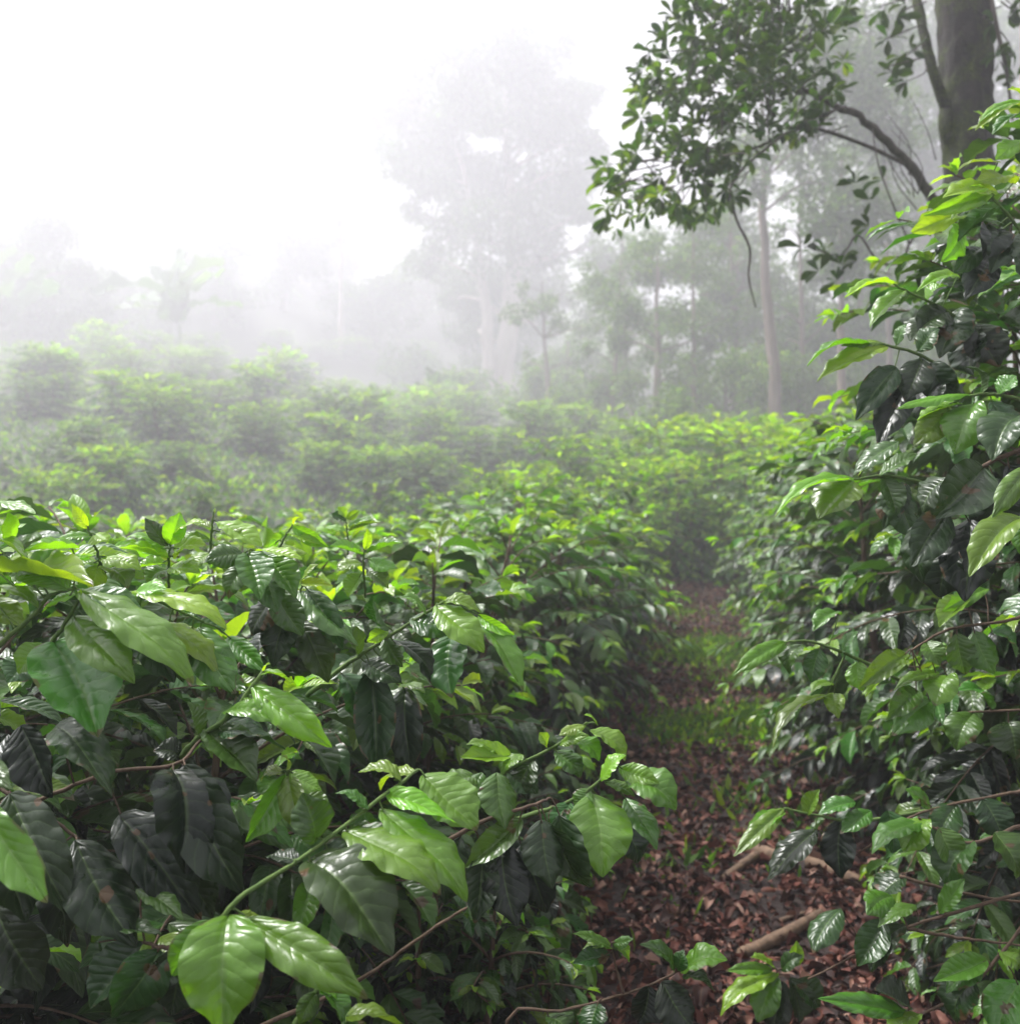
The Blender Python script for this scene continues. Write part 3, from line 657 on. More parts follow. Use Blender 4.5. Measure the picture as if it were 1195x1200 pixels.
B(EDGE_R, [(1060, 800, 2.02), (1000, 770, 2.0), (950, 752, 2.0), (918, 752, 2.0)],
  [(920, 752, 858, 792, 22, .62, -.04, .5), (922, 756, 868, 797, 15, .78, -.02, .8), (970, 815, 905, 877, 25, .6, -.04, .55), (975, 812, 982, 842, 24, .7), (985, 720, 952, 740, 18, .6), (1005, 775, 1010, 810, 28, .75), (960, 760, 950, 800, 28, .4), (985, 770, 1005, 740, 20, .6), (940, 755, 925, 790, 26, .3), (1020, 785, 1040, 800, 26, .4), (975, 800, 950, 812, 16, .75)])
B(EDGE_R, [(1110, 945, 2.15), (1010, 962, 2.12), (955, 955, 2.1), (918, 947, 2.1)],
  [(918, 947, 859, 1004, 22, .64, -.05, .6), (920, 952, 878, 988, 18, .8), (956, 972, 899, 1032, 32, .08), (1002, 940, 958, 956, 20, .5), (1020, 950, 984, 977, 24, .46), (985, 960, 985, 1030, 40, .06), (945, 955, 960, 925, 18, .6), (1040, 950, 1045, 1000, 40, .2)])
B(EDGE_R, [(1195, 968, 1.95), (1134, 988, 1.95), (1085, 965, 1.97), (1075, 958, 1.97)],
  [(1080, 963, 1021, 1001, 30, .52, -.03, .55), (1088, 960, 1058, 998, 30, .62), (1100, 970, 1115, 1010, 34, .35), (1140, 985, 1110, 1040, 40, .2), (1165, 975, 1190, 1030, 44, .3)], mat='stem')
for pts_, lv_ in [([(1215, 1040, 1.9), (1195, 1047, 1.9), (1099, 1075, 1.92), (1065, 1086, 1.92), (1020, 1110, 1.92), (947, 1148, 1.95)], [(1060, 1085, 1020, 1140, 34, .1), (1072, 1060, 1028, 1087, 24, .46), (1045, 1050, 1015, 1072, 34, .62), (985, 1065, 952, 1117, 32, .1), (1035, 1078, 1004, 1132, 36, .08), (1100, 1070, 1130, 1030, 20, .6)]),
                  ([(1215, 1065, 1.85), (1195, 1089, 1.85), (1145, 1148, 1.85), (1082, 1188, 1.86), (1060, 1185, 1.87)], [(1062, 1186, 958, 1170, 26, .52, 0, .6), (1066, 1180, 1024, 1160, 36, .12), (1195, 1150, 1164, 1220, 52, .56), (1156, 1125, 1093, 1150, 28, .5), (1150, 1135, 1108, 1164, 28, .4), (1080, 1190, 1040, 1210, 30, .62), (1140, 1150, 1120, 1200, 44, .1), (1170, 1115, 1195, 1135, 30, .5)]),
                  ([(1210, 925, 2.05), (1165, 933, 2.05), (1075, 954, 2.05), (1002, 1002, 2.08)], [(1120, 942, 1095, 990, 36, .15), (1150, 935, 1175, 985, 40, .1), (1090, 945, 1060, 925, 20, .5)]),
                  ([(1054, 1027, 2.0), (1100, 1040, 2.0), (1162, 1053, 2.0), (1230, 1060, 2.0)], [(1060, 1028, 1028, 1060, 36, .08), (1110, 1035, 1090, 1010, 24, .3)]),
                  ([(1065, 1089, 1.95), (1130, 1100, 1.95), (1220, 1110, 1.95)], []), ([(1240, 830, 2.0), (1195, 832, 2.0), (1130, 835, 2.02)], [(1180, 845, 1190, 890, 60, .22), (1140, 836, 1120, 880, 40, .35), (1160, 830, 1120, 810, 30, .5)])]:
    B(EDGE_R, pts_, lv_, mat='stem', r=(.0042, .002))


# ------------------------------------------------------------------ mid distance and slope bushes (shared meshes)
protos = []
for k in range(6):
    tb, tg, lv, ly, rng = bush_parts(300 + k, 1.9, 1.25, stems=6, leaf=.17, spacing=.085, level=.115, youth=(.55, .7, .8, .45, .65, .95)[k], lo=.06)
    lv.extend(ly); tb.v += tg.v; tb.f += [f + tb.n for f in tg.f]; tb.n += tg.n
    protos.append((tb.mesh('stem', M['stem']), lv.mesh('foliage', T_FAR, M['coffee_far'], rng)))


def slope_bush(x, y, s, k, label, group, hz=1.0):
    r = thing('coffee_bush', g3(x, y, -.05), label, 'coffee bush', group)
    r.rotation_euler.z = RND.uniform(0, 6.28); r.scale = (s, s, s * hz)
    link('stem', protos[k][0], r); link('foliage', protos[k][1], r)
    return r


GS = 'coffee bushes on the misty slope'
mid = [(1.25, 12.8, .85, 4, 'coffee bush closing the end of the path on its left side'),
       (2.35, 14.8, 1.05, 5, 'bright round coffee bush straight beyond the end of the path'),
       (0.1, 13.4, .95, 2, 'coffee bush behind the pale green dome of the left row'),
       (4.3, 14.4, 1.35, 5, 'largest bright coffee bush above the path end, beside the right row'),
       (-1.4, 13.2, .85, 3, 'dark coffee bush behind the left row near the middle of the photo'),
       (3.3, 17.2, 1.3, 2, 'second coffee bush above the path end, standing higher on the slope'),
       (1.2, 17.0, 1.1, 1, 'round coffee bush on the slope just left of the path end'),
       (5.4, 17.6, 1.2, 2, 'bright topped coffee bush on the right bank beneath the thin misty trunk'),
       (-4.6, 14.4, .8, 0, 'low coffee bush in light mist above the left row shoots'),
       (-7.2, 15.0, .8, 2, 'hazy coffee bush at the far left edge behind the near shoots')]
for x, y, s, k, lab in mid: slope_bush(x, y, s, k, lab, GS)
LM = [(60, 'at the left edge'), (210, 'below the ragged banana'), (340, 'left of the bright broad leaves'),
      (450, 'by the broad-leaved shrubs'), (590, 'under the tall misty tree'), (700, 'right of the tall misty tree'), (850, 'under the thin misty trunks'), (1100, 'behind the right row')]
rowsY = [23, 29, 36, 44, 54, 66, 80, 96, 113, 131, 150]
rown = ['front row', 'second row', 'third row', 'fourth row', 'fifth row', 'sixth row', 'seventh row', 'eighth row', 'ninth row', 'tenth row', 'top row']
for ri, yy in enumerate(rowsY):
    sp = 2.6 + ri * .58
    x = -0.60 * yy + RND.uniform(0, 1)
    while x < .42 * yy:
        y = yy * (1 + RND.normal() * .045)
        xx = x + RND.normal() * .25
        px = 597 + xx / y * FPX
        if RND.uniform() > .06 and -60 < px < 1000:
            lm = min(LM, key=lambda q: abs(q[0] - px))[1]
            if yy > 45 and abs(px - 583) < 26 and yy < 100: x += sp; continue
            slope_bush(xx, y, RND.uniform(.75, 1.3) * (1 + ri * .15), int(RND.integers(0, 6)), f'hazy coffee bush, {rown[ri]} up the slope, {lm}', f'{GS}, {rown[ri]}, {lm}', RND.uniform(.55, .95) * (.8 if yy > 40 else .9))
        x += sp * RND.uniform(.85, 1.2)

# ------------------------------------------------------------------ trees
def clump_leaves(lv, c, r, n, leaf, rng, flat=.75, young=.3):
    v = rng.normal(size=(n, 3)); v /= np.linalg.norm(v, axis=1)[:, None]
    rr = r * rng.uniform(.25, 1, n) ** .5 * (1 + .25 * rng.normal(size=n))
    lob = rng.normal(size=(7, 3)); lob /= np.linalg.norm(lob, axis=1)[:, None]
    rr = rr * (.62 + .55 * np.clip((v @ lob.T).max(1), 0, 1) ** 3)
    for i in range(n):
        o = v[i] * rr[i]; o[2] *= flat
        d = unit(v[i] * .6 + rng.normal(size=3) * .6 - UP * .35)
        L = leaf * rng.uniform(.6, 1.3)
        lv.add(c + o, d, unit(UP + rng.normal(size=3) * .7), L, L * .5, np.clip(rng.normal() * .2 + young, 0, 1))


def mist_tree(name, label, base, trunks, clumps, leaf, seed, density=1.0, bark='mist_bark', group=None, cat='tree', young=.3, crown_mat='mist_leaf', flat=.8):
    """trunks: list of (points, radii) in world; clumps: list of (centre, radius)."""
    rng = np.random.default_rng(seed)
    b = np.array(base); root = thing(name, base, label, cat, group)
    alltr = []
    for pts, rr in trunks:
        tb = Tubes(); sp = spline(np.array(pts) - b, 18); sp[1:-1] += rng.normal(size=(16, 3)) * rr[0] * .12
        tb.add(sp, rr, 10, .05, rng); link('trunk', tb.mesh('trunk', M[bark]), root); alltr.append((sp, rr))
    lv = Leaves(); lm = Tubes()
    for c, r in clumps:
        c = np.array(c) - b
        best = min(((np.linalg.norm(sp[i] - c) + .9 * max(0, sp[i][2] - c[2] + r), sp, i, rr) for sp, rr in alltr for i in range(6, 18)), key=lambda q: q[0])
        _, sp, i, rr = best; r0 = np.interp(i / 17, np.linspace(0, 1, len(rr)), rr) * .45
        m = (sp[i] + c) / 2 + UP * r * .25 + rng.normal(size=3) * r * .2
        lm.add(spline([sp[i], m, c], 8), [r0, r0 * .3], 6, .05, rng)
        for q in range(4):
            e = c + rng.normal(size=3) * r * .55
            lm.add(spline([(m + c) / 2, (c + e) / 2 + rng.normal(size=3) * r * .1, e], 5), [r0 * .35, r0 * .08], 4, 0, rng)
            clump_leaves(lv, e, r * .55, int(density * 300 * (r / leaf / 3.0) ** 2 * .25) + 8, leaf, rng, flat, young)
        clump_leaves(lv, c, r, int(density * 300 * (r / leaf / 3.0) ** 2 * .8) + 8, leaf, rng, flat, young)
    link('limb', lm.mesh('limb', M[bark]), root)
    link('crown', lv.mesh('crown', T_MIST, M[crown_mat], rng), root)
    return root


def pxclumps(lst, d, jit, seed, back=0):
    rng = np.random.default_rng(seed)
    if back: return [(P(a, b, d + (back if b > 310 else 0) + rng.normal() * jit * (.4 if b > 310 else 1)), r * d / FPX) for a, b, r in lst]
    return [(P(a, b, d + rng.normal() * jit), r * d / FPX) for a, b, r in lst]


def base_at(px, d):
    """Ground point seen in column px at depth d."""
    x = (px - 597.5) / FPX * d
    return np.array([x, d, gz(x, d)])


D = 101.0
b0 = base_at(590, D)
k = D / FPX
tall = [(462, 120, 26), (455, 170, 22), (475, 195, 30), (690, 165, 22), (688, 215, 20), (640, 110, 36), (555, 110, 40), (440, 140, 12), (470, 90, 14), (510, 50, 16), (560, 35, 14), (610, 32, 16), (660, 55, 18), (700, 110, 16), (705, 190, 14), (485, 250, 18), (505, 300, 18), (530, 350, 16), (680, 250, 22), (690, 290, 16), (600, 345, 34), (585, 365, 30), (560, 365, 30), (490, 110, 34), (530, 80, 44), (585, 62, 42), (635, 78, 44), (672, 125, 40), (480, 150, 28), (520, 165, 42), (575, 135, 48), (635, 150, 46), (500, 215, 34), (545, 225, 44),
        (605, 215, 50), (660, 205, 38), (520, 275, 34), (575, 285, 44), (635, 275, 40), (560, 330, 40), (615, 335, 40), (655, 345, 26), (585, 380, 34), (635, 385, 24), (550, 395, 24), (610, 420, 18)]
mist_tree('tall_tree', 'tallest misty tree in the middle, twin pale trunks and a broad crown fading into fog', b0,
          [([b0 - UP * .4, P(592, 420, D), P(600, 300, D), P(596, 180, D), P(592, 90, D)], [15 * k, 11 * k, 6 * k, 2 * k]),
           ([base_at(574, D - 1) - UP * .4, P(573, 430, D - 1), P(566, 340, D - 1), P(550, 240, D - 1), P(530, 150, D - 1)], [9 * k, 7 * k, 4 * k, 1.5 * k])],
          pxclumps(tall, D, 3.0, 1, 5.5), .50, 41, 1.0, 'pale_bark')

# left edge group
def simple_tree(px, d, top_py, crown, label, seed, tw=9, name='misty_tree', leaf=.4, density=.9, bark='mist_bark', young=.3, lean=0, jit=1.6, group='trees fading into the mist', flat=.8):
    b = base_at(px, d); k = d / FPX
    top = P(px + lean, top_py, d)
    tr = [([b - UP * .3, (b * .6 + top * .4) + np.array([lean * .3 * k, 0, 0]), top], [tw * k, tw * .6 * k, tw * .15 * k])]
    return mist_tree(name, label, b, tr, pxclumps(crown, d, jit, seed), leaf, seed, density, bark, group, young=young, flat=flat)


simple_tree(30, 92, 270, [(20, 290, 34), (60, 270, 30), (5, 340, 40), (55, 335, 42), (95, 320, 24), (30, 395, 44), (85, 385, 34), (-30, 300, 40), (115, 365, 20), (60, 430, 30)],
            'broad misty tree at the far left edge, crown dissolving into white', 51)
simple_tree(150, 110, 310, [(140, 335, 30), (175, 350, 28), (120, 370, 28), (165, 395, 34), (200, 380, 24)], 'fainter misty tree behind the ragged banana plant', 52)
simple_tree(300, 165, 285, [(280, 310, 34), (330, 300, 36), (300, 350, 40), (360, 340, 34), (250, 350, 30), (395, 320, 24)], 'barely visible broad tree in thick fog left of the bare pole trunk', 53)
simple_tree(400, 118, 190, [(402, 200, 7), (397, 260, 5)], 'slender bare pole-like trunk standing alone in the fog', 54, tw=3.6, bark='pale_bark', density=.6)
simple_tree(455, 150, 330, [(440, 350, 28), (480, 360, 28), (460, 395, 32)], 'low misty tree between the bare pole trunk and the tall tree', 55)
# right group
simple_tree(912, 34, -40, [(905, 60, 46), (960, 40, 40), (870, 160, 30), (930, 150, 40), (985, 110, 50), (1020, 40, 60), (960, 210, 34), (880, 220, 22), (1040, 150, 44)],
            'slender leaning misty tree with a bare brown trunk right of centre', 61, tw=9, lean=-22, leaf=.26, density=.75, jit=1.3)
simple_tree(985, 30, 180, [(1000, 230, 34), (960, 260, 26), (1030, 260, 36), (985, 300, 30)], 'thin misty trunk half hidden behind the right row of bushes', 62, tw=7, leaf=.22, jit=1.0)
simple_tree(770, 42, 300, [(760, 320, 22), (800, 310, 24), (735, 365, 24), (790, 370, 30), (840, 345, 24), (840, 395, 28), (775, 415, 26), (815, 430, 22), (725, 400, 20), (765, 285, 16)], 'feathery pale green tree on a short reddish trunk right of the tall tree', 63, tw=7, leaf=.24, jit=1.2, young=.5)
simple_tree(860, 50, 240, [(830, 265, 34), (870, 270, 36), (810, 300, 28), (860, 320, 44), (900, 330, 40), (845, 370, 36), (890, 390, 38), (940, 370, 34)], 'misty tree behind the slender leaning trunk', 64, tw=8, leaf=.3, young=.4)
simple_tree(1010, 44, 250, [(970, 320, 34), (1010, 300, 40), (1050, 330, 46), (985, 380, 40), (1040, 390, 44), (950, 410, 34)], 'bushy misty tree under the hanging leaf sprig, left of the mossy trunk', 65, tw=8, leaf=.28, young=.4)
simple_tree(1080, 60, 20, [(1010, 90, 50), (1060, 70, 60), (1120, 60, 60), (1040, 150, 50), (1090, 170, 60), (1160, 150, 60), (1180, 60, 60), (1020, 220, 40), (1080, 250, 50), (1170, 240, 50)],
            'large misty tree behind the mossy trunk', 66, tw=12, leaf=.36)
simple_tree(730, 75, 280, [(715, 300, 30), (750, 315, 28), (700, 345, 32), (740, 360, 34), (690, 385, 26)], 'misty tree close beside the tall twin trunk tree', 67, tw=8, leaf=.4)
simple_tree(665, 70, 400, [(660, 420, 22), (690, 425, 24), (640, 435, 20), (715, 430, 22)], 'low leafy tree at the right foot of the tall twin trunk tree', 68, tw=5, leaf=.3, young=.55)


UNDER = [(645, 62, 40, 'right of the tall twin trunk tree'), (700, 48, 46, 'below the feathery pale green tree'), (780, 34, 44, 'at the feet of the slim trunks, nearest the path end'), (850, 40, 60, 'at the foot of the slender leaning trunk'), (935, 36, 56, 'right of the slender leaning trunk'), (1010, 44, 60, 'in the gap left of the mossy trunk'), (1090, 40, 60, 'behind the mossy trunk'), (530, 74, 34, 'left of the tall twin trunk tree')]
hrng = np.random.default_rng(78)
for px, d, r, w_ in UNDER:
    b = base_at(px, d); py0 = proj(b)[1]
    cr = [(px + hrng.normal() * r * .7, py0 - r * hrng.uniform(.25, 1.7), r * hrng.uniform(.35, .6)) for _ in range(12)]
    simple_tree(px, d, py0 - r * 1.7, cr, 'bushy pale green undergrowth tree ' + w_, 800 + int(px), name='undergrowth_tree', tw=3.5, leaf=.0055 * d, density=.6, jit=1.4, young=.7, group='undergrowth trees in the mist')
HILL = [(-30, 118, 44), (70, 128, 40), (110, 104, 34), (205, 140, 46), (255, 116, 36), (335, 128, 40), (385, 150, 46), (440, 122, 36), (480, 104, 28), (520, 135, 40), (150, 160, 36), (300, 165, 36)]
HL = ['at the left edge of the hill', 'above the left banana leaves', 'left of the ragged banana plant', 'above the ragged banana plant', 'right of the ragged banana plant', 'left of the bare pole trunk',
      'beside the bare pole trunk', 'right of the bare pole trunk', 'close left of the tall twin trunk tree', 'behind the tall twin trunk tree', 'on the hill crest at left', 'on the hill crest left of centre']
hrng = np.random.default_rng(77)
for (px, d, r), w_ in zip(HILL, HL):
    b = base_at(px, d); py0 = proj(b)[1]; top = py0 - r * 2.6
    cr = [(px + hrng.normal() * r * .6, py0 - r * hrng.uniform(.5, 2.3), r * hrng.uniform(.5, .8)) for _ in range(9)]
    simple_tree(px, d, top, cr, 'ghostly tree in thick fog ' + w_, 500 + int(px), tw=5, leaf=.0048 * d, density=.8, group='trees fading into the mist')


SLIM = [(655, 58, 330, 'just right of the tall twin trunk tree'), (705, 46, 300, 'left of the feathery pale green tree'), (745, 52, 270, 'behind the feathery pale green tree'), (815, 38, 250, 'right of the feathery pale green tree'),
        (875, 44, 120, 'close left of the slender leaning trunk'), (945, 40, 100, 'close right of the slender leaning trunk'), (1045, 36, 60, 'between the hanging sprig and the mossy trunk')]
for px, d, ty, w_ in SLIM:
    b = base_at(px, d); py0 = proj(b)[1]; hh = py0 - ty
    cr = [(px + hrng.normal() * 26, ty + hh * hrng.uniform(0, .75), hrng.uniform(14, 26) * 34 / d) for _ in range(16)]
    simple_tree(px, d, ty, cr, 'slim misty tree with thin open crown ' + w_, 600 + int(px), tw=4.5, leaf=.0046 * d, density=.32, lean=float(hrng.normal() * 12), jit=1.5, young=.5)


def banana_plant(px, d, H, label, seed, n=9, leafL=2.4):
    rng = np.random.default_rng(seed); b = base_at(px, d)
    root = thing('banana_plant', b, label, 'banana plant', 'banana plants on the misty slope')
    tb = Tubes(); top = np.array([rng.normal() * .1, 0, H * .55])
    tb.add(spline([(0, 0, -.2), top * .5 + rng.normal(size=3) * .05, top], 10), [.30, .24, .12], 10, .03, rng)
    link('stem', tb.mesh('stem', M['stem_green']), root)
    for i in range(n):
        a = i * 2.4 + rng.normal() * .3; el = rng.uniform(.25, 1.25) if i < n - 1 else 1.45
        d_ = np.array([math.cos(a) * math.cos(el), math.sin(a) * math.cos(el), math.sin(el) * .8])
        lv = Leaves(); L = leafL * rng.uniform(.8, 1.15)
        lv.add(top - UP * .1 * i / n, d_ - UP * .1, unit(UP * 1.0 - d_ * .4), L, L * .21, rng.uniform(.1, .8))
        link('leaf', lv.mesh('leaf', T_BAN, M['banana'], rng), root)
    return root


banana_plant(212, 88, 6.6, 'ragged banana plant with wide arching leaves, left of the bare pole trunk', 71, 12, 7.6)
banana_plant(8, 84, 5.6, 'banana plant at the left edge with one leaf arching right', 72, 12, 7.2)
banana_plant(-40, 90, 6.5, 'banana plant cut off by the left edge of the photo', 73, 10, 7)
banana_plant(505, 66, 3.0, 'low bright banana clump left of the tall twin trunk tree', 74, 10, 2.6)
banana_plant(535, 70, 3.0, 'yellow-green banana clump nearest the foot of the tall tree', 75, 9, 2.4)
banana_plant(690, 72, 3.0, 'pale banana clump right of the tall twin trunk tree', 76, 9, 2.4)
for i, (px, d, lab) in enumerate([(440, 24, 'bright green broad-leaved shrub among the slope bushes'), (478, 26, 'second bright broad-leaved shrub, right of the brightest one'), (125, 19, 'pale bright green shrub low behind the left shoots')]):
    tb, tg, lv, ly, rng = bush_parts(700 + i, 1.3, .95, stems=6, leaf=.26, spacing=.12, level=.12, youth=.85, lo=.06)
    lv.extend(ly); r_ = thing('broad_leaved_shrub', base_at(px, d), lab, 'shrub', 'bright broad-leaved shrubs')
    link('stem', tb.mesh('stem', M['stem']), r_); link('foliage', lv.mesh('foliage', T_FAR, M['coffee_far'], rng), r_)

tb, tg, lv, ly, rng = bush_parts(730, 1.5, 1.1, stems=6, leaf=.34, spacing=.16, level=.15, youth=.9, lo=.06)
lv.extend(ly); lime = (tb.mesh('stem', M['stem']), lv.mesh('foliage', T_FAR, M['coffee_far'], rng))
for px, d, sc, w_ in [(395, 30, 1.1, 'between the brightest broad-leaved shrub and the left edge'), (425, 42, 1.5, 'below the low bright banana clump'), (480, 50, 1.7, 'left of the twin pale trunks'), (520, 58, 2.0, 'just left of the twin pale trunks'), (640, 46, 1.5, 'right of the twin pale trunks'), (690, 38, 1.4, 'under the feathery pale green tree'),
                      (300, 46, 1.5, 'in the middle of the left slope'), (150, 34, 1.2, 'low on the left slope'), (60, 44, 1.5, 'near the left edge of the slope'), (330, 66, 2.2, 'high on the slope under the bare pole trunk'), (120, 70, 2.3, 'under the ragged banana plant'), (800, 27, 1.1, 'near the end of the path')]:
    r_ = thing('broad_leaved_shrub', base_at(px, d), 'lime green broad-leaved shrub in the mist ' + w_, 'shrub', 'bright broad-leaved shrubs')
    r_.scale = (sc, sc, sc); r_.rotation_euler.z = px
    link('stem', lime[0], r_); link('foliage', lime[1], r_)

# ------------------------------------------------------------------ mossy tree, upper right
DT = 6.4
tb_ = base_at(1150, DT); tb_[2] -= .1
root = thing('mossy_tree', tb_, 'mossy dark trunk at the upper right with a leafy branch arching left', 'tree')
rng = np.random.default_rng(91)


def L_(px, py, d): return P(px, py, d) - tb_


t1 = Tubes(); sp = spline([np.zeros(3), L_(1143, 330, DT), L_(1133, 170, DT), L_(1130, 60, DT), L_(1128, -160, DT), L_(1140, -420, DT + .2)], 60)
t1.add(sp, [.21, .165, .162, .165, .17, .14], 26, .06, rng)
c = L_(1108, 140, DT - .05); t1.add([c - UP * .16, c - UP * .06, c + UP * .03, c + UP * .1], [.02, .05, .055, .02], 12, .12, rng)
link('trunk', t1.mesh('trunk', M['bark']), root)
t2 = Tubes(); t2.add(spline([L_(1122, 150, DT), L_(1098, 100, DT - .1), L_(1082, 40, DT - .1), L_(1062, -60, DT), L_(1030, -220, DT)], 24), [.042, .034, .031, .02], 10, .09, rng)
link('branch', t2.mesh('branch', M['bark']), root)
# arching branch and its twigs
DB = 5.9
br = Tubes()
arch = spline([L_(1128, 300, DT), L_(1100, 245, DT - .15), L_(1062, 190, DT - .3), L_(1010, 140, DB), L_(950, 110, DB), L_(890, 90, DB), L_(830, 60, DB)], 40)
arch[1:] += rng.normal(size=arch[1:].shape) * .006
br.add(arch, [.036, .031, .023, .013, .006], 8, .07, rng)
br.add(spline([L_(1060, 192, DT - .3), L_(1000, 165, DB + .1), L_(940, 150, DB), L_(880, 175, DB), L_(800, 190, DB), L_(730, 215, DB)], 24), [.013, .010, .004], 6, .05, rng)
br.add(spline([L_(990, 125, DB), L_(930, 150, DB - .2), L_(860, 210, DB - .3), L_(862, 255, DB - .3), L_(878, 290, DB - .3), L_(877, 325, DB - .3), L_(885, 360, DB - .3)], 28), [.009, .008, .008, .004], 6, .14, rng)
link('branch', br.mesh('branch', M['branch_bark']), root)
lv = Leaves(); tw = Tubes()


def rosette(c, d0, n, leaf, rng, y0):
    d0 = unit(d0); s1 = unit(np.cross(d0, UP) + 1e-5); s2 = np.cross(s1, d0)
    for i in range(n):
        a = i * 2.4 + rng.uniform(-.3, .3)
        d = unit(d0 * rng.uniform(.3, 1) + (s1 * math.cos(a) + s2 * math.sin(a)) * .9 - UP * rng.uniform(0, .55))
        L = leaf * rng.uniform(.65, 1.2)
        lv.add(c + d * .008, d, unit(UP + .5 * rng.normal(size=3)), L, L * rng.uniform(.36, .46), np.clip(y0 + rng.normal() * .15, 0, 1))


# foliage of the arching branch: outline filled with sprays (px, py, radius px)
masses = [(830, 30, 46), (890, 20, 50), (790, 75, 46), (850, 90, 56), (915, 70, 46), (955, 40, 34), (765, 120, 30), (810, 145, 46), (870, 150, 50), (925, 135, 40), (965, 120, 26), (970, 85, 22), (760, 180, 32), (800, 205, 40), (850, 205, 34),
          (725, 205, 24), (745, 235, 30), (790, 245, 26), (720, 250, 20), (840, 245, 18), (850, -20, 60), (920, -40, 60), (985, 20, 16)]
ctr = [L_(940, 120, DB), L_(890, 110, DB), L_(850, 120, DB), L_(800, 180, DB), L_(830, 60, DB), L_(880, 175, DB), L_(900, 60, DB)]
for px, py, r in masses:
    n = int(r * r / 80)
    for q in range(n):
        a = rng.uniform(0, 6.28); u = r * math.sqrt(rng.uniform())
        c = L_(px + u * math.cos(a), py + u * math.sin(a), DB + rng.normal() * .5)
        src = min(ctr, key=lambda z: np.linalg.norm(z - c))
        d0 = c - src + np.array([-.1, 0, .05]) + rng.normal(size=3) * .1
        if rng.uniform() < .5:
            tw.add(spline([c - unit(d0) * min(.35, np.linalg.norm(d0)), c - unit(d0) * .12 + rng.normal(size=3) * .02, c], 5), [.005, .002], 4, 0, rng)
        edge = (px < 770) * .18 + (py > 200) * .12
        rosette(c, d0, int(rng.integers(5, 9)), .098, rng, .30 + edge + (rng.uniform() < .08) * .4)
# sprig hanging left of the trunk, twigs, leaves at the top
sprig = spline([L_(1100, 245, DT - .15), L_(1085, 255, DB), L_(1063, 290, DB - .2), L_(1060, 305, DB - .3), L_(1030, 308, DB - .3), L_(1005, 275, DB - .3), L_(985, 300, DB - .3), L_(950, 290, DB - .3)], 26)
tw.add(sprig, [.012, .008, .004], 6, .05, rng)
for px, py, n in [(1000, 215, 6), (1020, 235, 5), (1018, 265, 5), (1035, 210, 3), (940, 290, 5), (965, 295, 5), (985, 310, 7), (1005, 305, 6), (1020, 320, 6), (980, 330, 5), (960, 318, 4)]:
    c = L_(px, py, DB - .3); rosette(c, np.array([-.5, 0, .2]) + rng.normal(size=3) * .3, n, .125, rng, .3)
tw.add(spline([L_(1065, 285, DB - .2), L_(1040, 225, DB - .2), L_(1028, 190, DB - .2), L_(1022, 150, DB)], 12), [.006, .004], 5, .05, rng)
for q in range(7):
    x0 = rng.uniform(1060, 1100); y0 = rng.uniform(180, 250)
    tw.add(spline([L_(x0, y0, DT - .3), L_(x0 - 15 + rng.normal() * 8, y0 - 35, DT - .3), L_(x0 - 30 + rng.normal() * 12, y0 - 75, DT - .3)], 8), [.0045, .002], 4, 0, rng)
tw.add(spline([L_(1150, -60, DT), L_(1165, 20, DT - .2), L_(1178, 80, DT - .2), L_(1186, 140, DT - .2)], 10), [.02, .009], 6, .05, rng)
for px, py in [(1050, 20), (1040, 45), (1055, 65), (1045, 85), (1062, 95), (1068, 60), (1035, 10), (1060, 5), (1180, 20), (1185, 55), (1170, 65), (1190, 90), (1192, 10), (1165, 25)]:
    c = L_(px, py, DT - .2); rosette(c, rng.normal(size=3) * .5 - UP * .3, 6, .13, rng, .3)
    tw.add(spline([c, c + rng.normal(size=3) * .05, L_(1085 if px < 1100 else 1172, py - 18, DT - .1)], 5), [.003, .006], 4, 0, rng)
link('twig', tw.mesh('twig', M['branch_bark']), root)
link('crown', lv.mesh('crown', T_OBO, M['tree_leaf'], rng), root)

# ------------------------------------------------------------------ ground, path, litter, grass
def grid(xs, ys, zf):
    V = np.array([(x, y, zf(x, y)) for y in ys for x in xs]); nx = len(xs)
    i = np.arange(len(ys) - 1)[:, None] * nx; j = np.arange(nx - 1)[None, :]
    return V, np.stack([i + j, i + j + 1, i + nx + j + 1, i + nx + j], -1).reshape(-1, 4)


xs = np.concatenate([np.linspace(-220, -13, 28), np.linspace(-12, 12, 61), np.linspace(13, 220, 28)])
ys = np.concatenate([np.linspace(-40, -5, 8), np.linspace(-4, 26, 76), np.linspace(28, 90, 32), np.linspace(95, 240, 25)])
V, F = grid(xs, ys, gz)
tag(link('ground', mesh_from('ground', V, F, M['soil'])), 'dark soil of the plantation slope', 'ground', kind='structure')
# path: follows the rows, finely bumpy, 4 mm above the ground sheet and up
ys = np.linspace(-3, 17, 260); us = np.linspace(-1, 1, 26)
V = []
for y in ys:
    hw = .62 + .10 * mnoise.noise((0, y * .7, 9)) + (0.25 if y < 4 else 0.25 * max(0, 1 - (y - 4) / 4))
    for u in us:
        x = path_x(y) + u * hw
        gq = 0.004 + gz(x, y)
        V.append((x, y, gq + 0.05 * max(0, 1 - abs(u) ** 3) * (.5 + .5 * mnoise.noise((x * 4, y * 4, 0))) * (1 - abs(u)) ** .3))
i = np.arange(259)[:, None] * 26; j = np.arange(25)[None, :]
Fp = np.stack([i + j, i + j + 1, i + 27 + j, i + 26 + j], -1).reshape(-1, 4)
